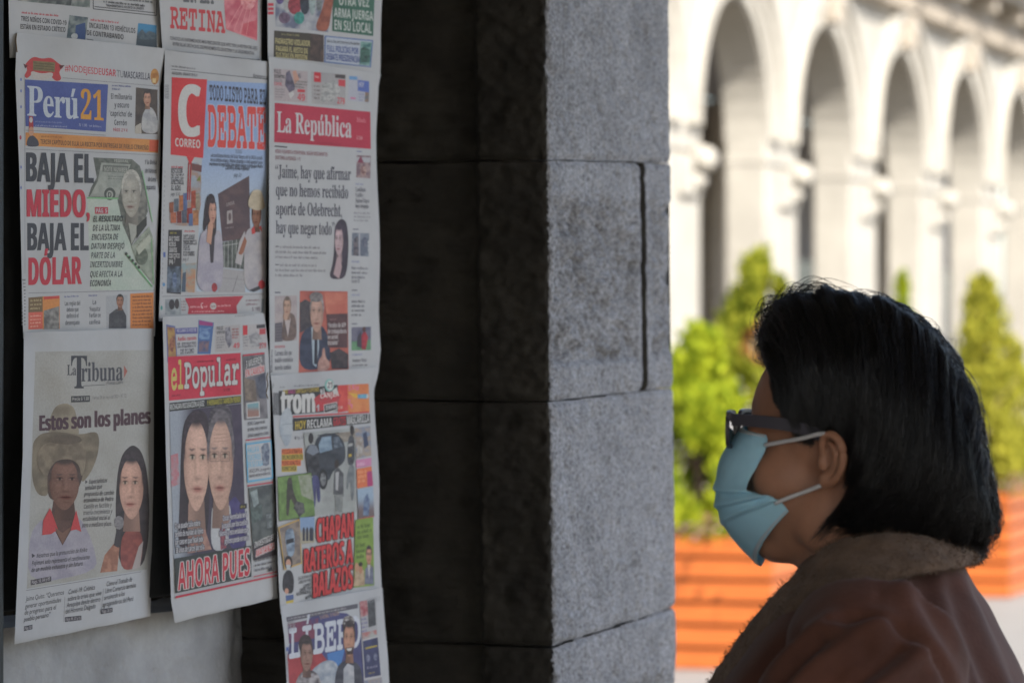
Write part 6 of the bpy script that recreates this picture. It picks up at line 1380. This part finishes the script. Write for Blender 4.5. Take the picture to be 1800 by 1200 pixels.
hair_mesh('stray_hair', [arcs(60, 1, (0.02, 0.30), (0.06, 0.22), 0.08, (0.003, 0.017), 0.00036, 41), arcs(50, -1, (0.02, 0.30), (0.06, 0.22), 0.08, (0.003, 0.018), 0.00036, 42), arcs(26, 1, (0.35, 0.75), (0.10, 0.28), 0.06, (0.002, 0.011), 0.00034, 43), arcs(26, 1, (0.72, 0.92), (0.08, 0.2), 0.07, (0.002, 0.008), 0.00036, 44), arcs(20, -1, (0.6, 0.95), (0.08, 0.2), 0.07, (0.002, 0.008), 0.00036, 45), strands(150, 1, 0.004, 0.004, (0.003, 0.013), 0.00026, t0=(0, 0.02), t1=(0.3, 0.9), seed=4, thr=(0.02, 0.75)), strands(110, -1, 0.004, 0.004, (0.003, 0.014), 0.00026, t0=(0, 0.02), t1=(0.3, 0.9), seed=5, thr=(0.02, 0.75)),
    strands(150, 1, 0.007, 0.008, (0.004, 0.018), 0.00026, t0=(0, 0.05), t1=(0.15, 0.6), seed=6, thr=(0.05, 0.32)), strands(150, -1, 0.007, 0.008, (0.004, 0.020), 0.00026, t0=(0, 0.05), t1=(0.15, 0.6), seed=7, thr=(0.05, 0.32)),
    strands(60, 1, 0.005, 0.003, (0.003, 0.012), 0.00028, t0=(0, 0.4), t1=(0.9, 1.4), seed=8, thr=(0.75, 1)), strands(40, -1, 0.005, 0.003, (0.003, 0.012), 0.00028, t0=(0, 0.4), t1=(0.9, 1.4), seed=9, thr=(0.75, 1)),
    strands(70, 1, 0.003, 0.004, (0.001, 0.006), 0.00026, t0=(0, 0.3), t1=(1.0, 1.25), seed=10, thr=(0, 0.3))])

# ---- coat
rows = np.array([(955, 1430, 1655, 66), (985, 1408, 1690, 78), (1010, 1392, 1708, 95), (1035, 1380, 1722, 120), (1060, 1362, 1744, 152), (1090, 1338, 1762, 180), (1130, 1308, 1784, 198), (1200, 1264, 1818, 208), (1330, 1238, 1850, 206), (1600, 1252, 1830, 192), (2000, 1240, 1836, 196), (2400, 1225, 1850, 206)], float)
rr = arclen(rows*np.array([1, 1, 1, 1]))(np.linspace(0, 1, 60))
cb = MB(); ring = []
ang = np.linspace(0, 2*math.pi, 64, endpoint=False)
for py, xl, xr, w in rr:
    L_ = loc(xl, py, 0); R_ = loc(xr, py, 0); fc = (L_[0]+R_[0])/2; ext = abs(L_[0]-R_[0])/2*cY; w *= mm
    rf = math.sqrt(max(ext**2-(w*sY)**2, 1e-4))/cY; z = (L_[2]+R_[2])/2
    e = 2/2.3
    cs, sn = np.cos(ang), np.sin(ang)
    ring.append(LW(fc+rf*np.sign(cs)*np.abs(cs)**e, w*np.sign(sn)*np.abs(sn)**e, z))
ring = np.array(ring); b0 = len(cb.v); cb.grid(ring, closed_v=True); cb.f.append(tuple(b0+j for j in range(64))); cb.f.append(tuple(b0+59*64+j for j in reversed(range(64))))
SLV = [(1545, 1132, 148), (1515, 1220, 196), (1503, 1400, 222), (1492, 1700, 236), (1435, 2000, 224), (1385, 2140, 196)]
for side in (1, -1):
    q = loc(*(np.array(SLV, float)*np.array([1, 1, mm])).T); q = q+np.array([0.040 if side < 0 else 0.0, 0, 0]); cb.tube(w3(arclen(q)(np.linspace(0, 1, 40)), side), np.interp(np.linspace(0, 1, 40), np.linspace(0, 1, 6), np.array([82, 88, 84, 76, 66, 58])*mm), 28)
V, Fc, N = remesh(cb, 0.0052, 8)
rel = V-np.array([PXC, PY0, ZE]); sv = rel @ S3
PXv = 900+FPX*V[:, 0]/V[:, 1]; PYv = HOR+(EYE-V[:, 2])*FPX/V[:, 1]
def pdist(poly):
    d = np.full(len(V), 1e9)
    q = arclen(np.array(poly, float))(np.linspace(0, 1, 60))
    for a in q: d = np.minimum(d, np.hypot(PXv-a[0], PYv-a[1]))
    return d
disp = 0.0016*fbm(V*np.array([16, 16, 9]), 3, 61)
near = sstep(-0.02, 0.05, sv)
for poly, amp, wd in (
    ([(1588, 1030), (1625, 1105), (1668, 1170), (1700, 1230)], 0.0075, 15), ([(1648, 1022), (1672, 1100), (1700, 1180), (1720, 1260)], 0.0060, 12), ([(1690, 1020), (1722, 1100), (1765, 1200), (1790, 1280)], 0.0065, 13),
    ([(1620, 1060), (1650, 1110), (1690, 1190)], -0.005, 12), ([(1672, 1040), (1700, 1110), (1740, 1200)], -0.005, 12), ([(1722, 1050), (1752, 1120), (1785, 1200)], -0.004, 10),
    ([(1548, 1028), (1542, 1060), (1546, 1088)], -0.0022, 3.5), ([(1462, 1096), (1500, 1086), (1550, 1088), (1600, 1118), (1640, 1155), (1668, 1205), (1680, 1300)], -0.0105, 6), ([(1470, 1104), (1520, 1098), (1560, 1104), (1600, 1134), (1636, 1175), (1652, 1230)], 0.0035, 14),
    ([(1548, 1098), (1500, 1135), (1450, 1168), (1405, 1210)], 0.0150, 15), ([(1520, 1140), (1480, 1165), (1440, 1205)], -0.0125, 13), ([(1612, 1150), (1575, 1180), (1520, 1222)], 0.0130, 13), ([(1580, 1140), (1540, 1175), (1480, 1215)], -0.0115, 11),
    ([(1462, 1096), (1420, 1124), (1380, 1165), (1350, 1210)], 0.0115, 12), ([(1440, 1128), (1405, 1165), (1375, 1210)], -0.0100, 10), ([(1400, 1112), (1360, 1150), (1320, 1205)], -0.0095, 9)):
    disp = disp+near*amp*np.exp(-(pdist(poly)/(wd*1.5))**2)*0.9
V2 = V+N*disp[:, None]
coat = mk('coat', V2, Fc, M_coat, person, True)

# ---- fleece shawl collar
U_ = np.array([(1222, 1520, 30), (1240, 1260, 36), (1262, 1200, 42), (1300, 1143, 46), (1340, 1088, 52), (1380, 1043, 57), (1414, 1008, 62), (1440, 984, 68), (1470, 962, 74), (1530, 950, 80), (1600, 952, 70), (1655, 958, 44), (1682, 966, 0)], float)
L2 = np.array([(1262, 1520, 72), (1282, 1290, 84), (1302, 1218, 92), (1338, 1165, 102), (1384, 1116, 116), (1424, 1088, 126), (1468, 1064, 134), (1518, 1041, 138), (1575, 1023, 128), (1632, 1010, 106), (1676, 1002, 72), (1702, 996, 36), (1712, 991, 0)], float)
ul = loc(U_[:, 0], U_[:, 1], U_[:, 2]*mm); ll = loc(L2[:, 0], L2[:, 1], L2[:, 2]*mm)
mir = np.array([1, -1, 1])
ul = np.concatenate([ul, ul[-2::-1]*mir]); ll = np.concatenate([ll, ll[-2::-1]*mir])
ns = 240; tt = np.linspace(0, 1, ns); UL = interp(ul, tt); LL = interp(ll, tt)
c = (UL+LL)/2; mj = (LL-UL)/2; tg = np.gradient(c, axis=0); tg /= np.linalg.norm(tg, axis=1)[:, None]
nr = np.cross(mj, tg); nr /= np.linalg.norm(nr, axis=1)[:, None]
core = np.array([-0.04, 0, -0.16]); flip = np.sign(((c-core)*nr).sum(1)); nr *= flip[:, None]
na = 44; aa = np.linspace(0, 2*math.pi, na, endpoint=False)
ca, sa = np.cos(aa), np.sin(aa)
G = c[:, None]+mj[:, None]*(np.sign(ca)*np.abs(ca)**0.8)[None, :, None]+nr[:, None]*(np.where(sa > 0, 0.0105, 0.006)*np.sign(sa)*np.abs(sa)**0.8)[None, :, None]
G = G+nr[:, None]*0.004
gn = G-c[:, None]; gn /= np.linalg.norm(gn, axis=2)[..., None]
fz = fbm(G.reshape(-1, 3)*95, 3, 65).reshape(G.shape[:2])+0.9*fbm(G.reshape(-1, 3)*30, 2, 66).reshape(G.shape[:2])
G = G+gn*(0.0014*fz)[..., None]
cm = MB(); cm.grid(w3(G), closed_v=True)
collar = cm.build('collar', M_fur, coat, True)
# short curly pile
rg = np.random.default_rng(31); npile = 15000
ii = rg.integers(0, ns, npile); jj = rg.integers(0, na, npile)
p0 = G[ii, jj]+rg.normal(size=(npile, 3))*0.0012
dr = gn[ii, jj]+rg.normal(size=(npile, 3))*0.75; dr /= np.linalg.norm(dr, axis=1)[:, None]
dr2 = dr+rg.normal(size=(npile, 3))*0.8
ln = 0.0021+0.0024*rg.random(npile)
pts = np.stack([p0, p0+dr*ln[:, None]*0.6, p0+dr*ln[:, None]*0.6+dr2*ln[:, None]*0.4], 1)
W = w3(pts); sd = rg.normal(size=(npile, 3)); sd /= np.linalg.norm(sd, axis=1)[:, None]
wd = 0.00045
vv = np.stack([W[:, 0]-sd*wd, W[:, 0]+sd*wd, W[:, 1]+sd*wd*0.8, W[:, 2], W[:, 1]-sd*wd*0.8], 1).reshape(-1, 3)
ff = np.arange(npile)[:, None]*5
pl = mk('pile', vv-np.asarray(person.location), np.concatenate([ff+0, ff+1, ff+2, ff+3, ff+4], 1), M_fur, None); pl.parent = coat
# zip pull
zq = P3(1342, 1082, 0.045); zp = MB(); zp.ellipsoid(zq, [F3*0.005, S3*0.003, UP*0.006], 12, 8); zp.tube([zq+UP*0.004, zq+UP*0.0-F3*0.004, zq-UP*0.006-F3*0.006], 0.0022, 8)
zo = mk('zip_pull', np.array(zp.v)-np.asarray(person.location), zp.f, M_glass_frame, None, True); zo.parent = coat

# ---- trousers and shoes
t = MB()
for q in (-1, 1):
    TB(t, [(-30, q*78, -720), (-25, q*90, -950), (-30, q*92, -1150), (-36, q*95, -1355)], [98, 82, 72, 66])
EL(t, -30, 0, -680, 118, 165, 120)
V, Fc, N = remesh(t, 0.009, 4); mk('trousers', V, Fc, M_trouser, person, True)
for q in (-1, 1):
    s_ = MB(); EL(s_, 30, q*100, -1366, 130, 50, 34); EL(s_, -40, q*98, -1352, 52, 44, 46); V, Fc, N = remesh(s_, 0.006, 3); V[:, 2] = np.maximum(V[:, 2], 0.1005); mk('shoe', V, Fc, M_shoe, person, True)

# ---- face mask
ML = np.array([(1312, 748), (1296, 762), (1284, 779), (1272, 806), (1267, 838), (1265, 868), (1267, 892), (1273, 915), (1283, 936), (1300, 958), (1322, 982), (1338, 994)], float)     # profile
MEx = np.array([(1347, 765), (1349, 774), (1344, 793), (1331, 820), (1319, 845), (1320, 862), (1338, 868), (1358, 872), (1368, 878), (1376, 886), (1382, 893), (1386, 898)], float)    # side edge
tq = np.linspace(0, 1, 90); ml = loc(*interp(ML, tq).T, 0*tq)
se = np.interp(tq, [0, 0.25, 0.42, 0.6, 1.0], [0.050, 0.056, 0.060, 0.064, 0.062]); me_ = loc(*interp(MEx, tq).T, se)
nv = 40; vq = np.linspace(0, 1, nv)
Gm = np.empty((90, nv, 3))
wv = vq**1.35
for k in range(90):
    Gm[k] = ml[k]+(me_[k]-ml[k])*wv[:, None]
    Gm[k, :, 1] = me_[k, 1]*np.sin(vq*math.pi/2)**0.9
    Gm[k, :, 0] = ml[k, 0]+(me_[k, 0]-ml[k, 0])*(1-np.cos(vq*math.pi/2))**1.05
    Gm[k, :, 2] = ml[k, 2]+(me_[k, 2]-ml[k, 2])*vq**1.2
# pleats: three horizontal folds, stronger towards the side edge
for t0, amp in ((0.44, 0.0042), (0.575, 0.0052), (0.70, 0.0045)):
    tc = t0+0.05*(vq[None]-0.5)
    st = 1/(1+np.exp((tq[:, None]-tc)/0.005))
    env = np.exp(-np.clip(tc-tq[:, None], 0, 1)/0.075)
    Gm[..., 0] += amp*(st*env)*(0.35+0.65*np.sin(vq*math.pi))[None]
    Gm[..., 1] += amp*(st*env)*(np.sin(vq*math.pi/2))[None]*1.9
wr = fbm(Gm.reshape(-1, 3)*45, 3, 83).reshape(90, nv); Gm[..., 1] += 0.0016*wr*vq[None]; Gm[..., 0] += 0.0008*wr
mkb = MB(); Gf = np.concatenate([Gm[:, :0:-1]*mir, Gm], 1); mkb.grid(w3(Gf))
fm = mkb.build('face_mask', M_mask, person, True)
so = fm.modifiers.new('cloth', 'SOLIDIFY'); so.thickness = 0.0012; so.offset = 0
# folded hem along the lower and upper edges
rel_p = np.asarray(person.location)
for a, b_, nm in ((0.945, 1.0, 'mask_hem'), (0.0, 0.045, 'mask_hem')):
    kk = np.where((tq >= a-1e-6) & (tq <= b_+1e-6))[0]; H = Gf[kk].copy(); H[..., 0] += 0.0012; H[..., 1] += 0.0012*np.sign(H[..., 1])
    h = MB(); h.grid(w3(H)); o = mk(nm, np.array(h.v)-rel_p, h.f, M_mask2, None, True); o.parent = fm
    so = o.modifiers.new('cloth', 'SOLIDIFY'); so.thickness = 0.0012; so.offset = 0
for side in (1, -1):
    for pts in ([(1345, 782, 0.0545), (1372, 777, 0.066), (1410, 770, 0.0765), (1444, 762, 0.086), (1462, 766, 0.086)], [(1362, 884, 0.063), (1390, 873, 0.069), (1420, 862, 0.074), (1440, 854, 0.0795), (1456, 846, 0.078)]):
        q = w3(arclen(loc(*np.array(pts).T))(np.linspace(0, 1, 24)), side); h = MB(); h.tube(q, 0.0021, 8); o = mk('ear_loop', np.array(h.v)-rel_p, h.f, M_loop, None, True); o.parent = fm

# ---- glasses
gl = MB(); TEMPLES = []
for side in (1, -1):
    q = loc(*np.array([(1286, 737, 0.066), (1320, 739, 0.070), (1360, 743, 0.073), (1400, 750, 0.075), (1445, 765, 0.078)]).T)
    q = w3(arclen(q)(np.linspace(0, 1, 20)), side)
    up = UP*0.0058; sd = S3*0.0016
    P = np.stack([q-up-sd, q-up+sd, q+up+sd, q+up-sd], 1); tm = MB(); tm.grid(P, closed_v=True); TEMPLES.append(tm)
# rims: rounded rectangles in the lens plane, squarely across the face
front = loc(1287, 748, 0.066); f0 = front[0]-0.001; z0 = front[2]
def rim(cs):
    a = np.linspace(0, 2*math.pi, 48, endpoint=False); e = 0.55
    y = np.sign(np.cos(a))*np.abs(np.cos(a))**e*0.0265; z = np.sign(np.sin(a))*np.abs(np.sin(a))**e*0.0165
    wrap = -0.12*np.abs(cs+y)**2*8
    return np.stack([f0+0.010+wrap, cs+y, z0-0.004+z], 1)
for cs in (0.036, -0.036):
    q = w3(rim(cs)); n = len(q); tg = np.roll(q, -1, 0)-np.roll(q, 1, 0); tg /= np.linalg.norm(tg, axis=1)[:, None]
    o_ = np.cross(tg, F3); P = np.stack([q+o_*0.0018+F3*0.0018, q-o_*0.0018+F3*0.0018, q-o_*0.0018-F3*0.0018, q+o_*0.0018-F3*0.0018], 1); gl.grid(P, closed_u=True, closed_v=True)
br = w3(np.array([[f0+0.009, -0.010, z0+0.004], [f0+0.012, 0, z0+0.006], [f0+0.009, 0.010, z0+0.004]])); gl.tube(br, 0.002, 8)
for side in (1, -1):
    r_ = rim(0.036)
    hinge = w3(np.array([[f0+0.004, 0.0605, z0+0.009], [f0+0.001, 0.066, z0+0.008]]), side); gl.tube(hinge, 0.0045, 8)
    gl.tube(w3(np.array([[f0+0.006, 0.011, z0-0.006], [f0-0.004, 0.012, z0-0.010]]), side), 0.0012, 6)
glo = gl.build('glasses', M_glass_frame, person, True)
for tm in TEMPLES:
    o = tm.build('temple', M_glass_frame, glo, True); es = o.modifiers.new('edge', 'EDGE_SPLIT'); es.split_angle = R(40)
for md in (glo,):
    es = md.modifiers.new('edge', 'EDGE_SPLIT'); es.split_angle = R(40)
M_lens = bpy.data.materials.new('lens'); M_lens.use_nodes = True; b_ = M_lens.node_tree.nodes['Principled BSDF']
b_.inputs['Transmission Weight'].default_value = 1.0; b_.inputs['Roughness'].default_value = 0.02; b_.inputs['IOR'].default_value = 1.05; b_.inputs['Base Color'].default_value = (0.93, 0.93, 0.95, 1)
for cs in (0.036, -0.036):
    r_ = rim(cs); c_ = r_.mean(0); q = w3(np.concatenate([r_, [c_]])); n = len(r_)
    o = mk('lens', q-rel_p, [(k, (k+1) % n, n) for k in range(n)], M_lens, None, True); o.parent = glo
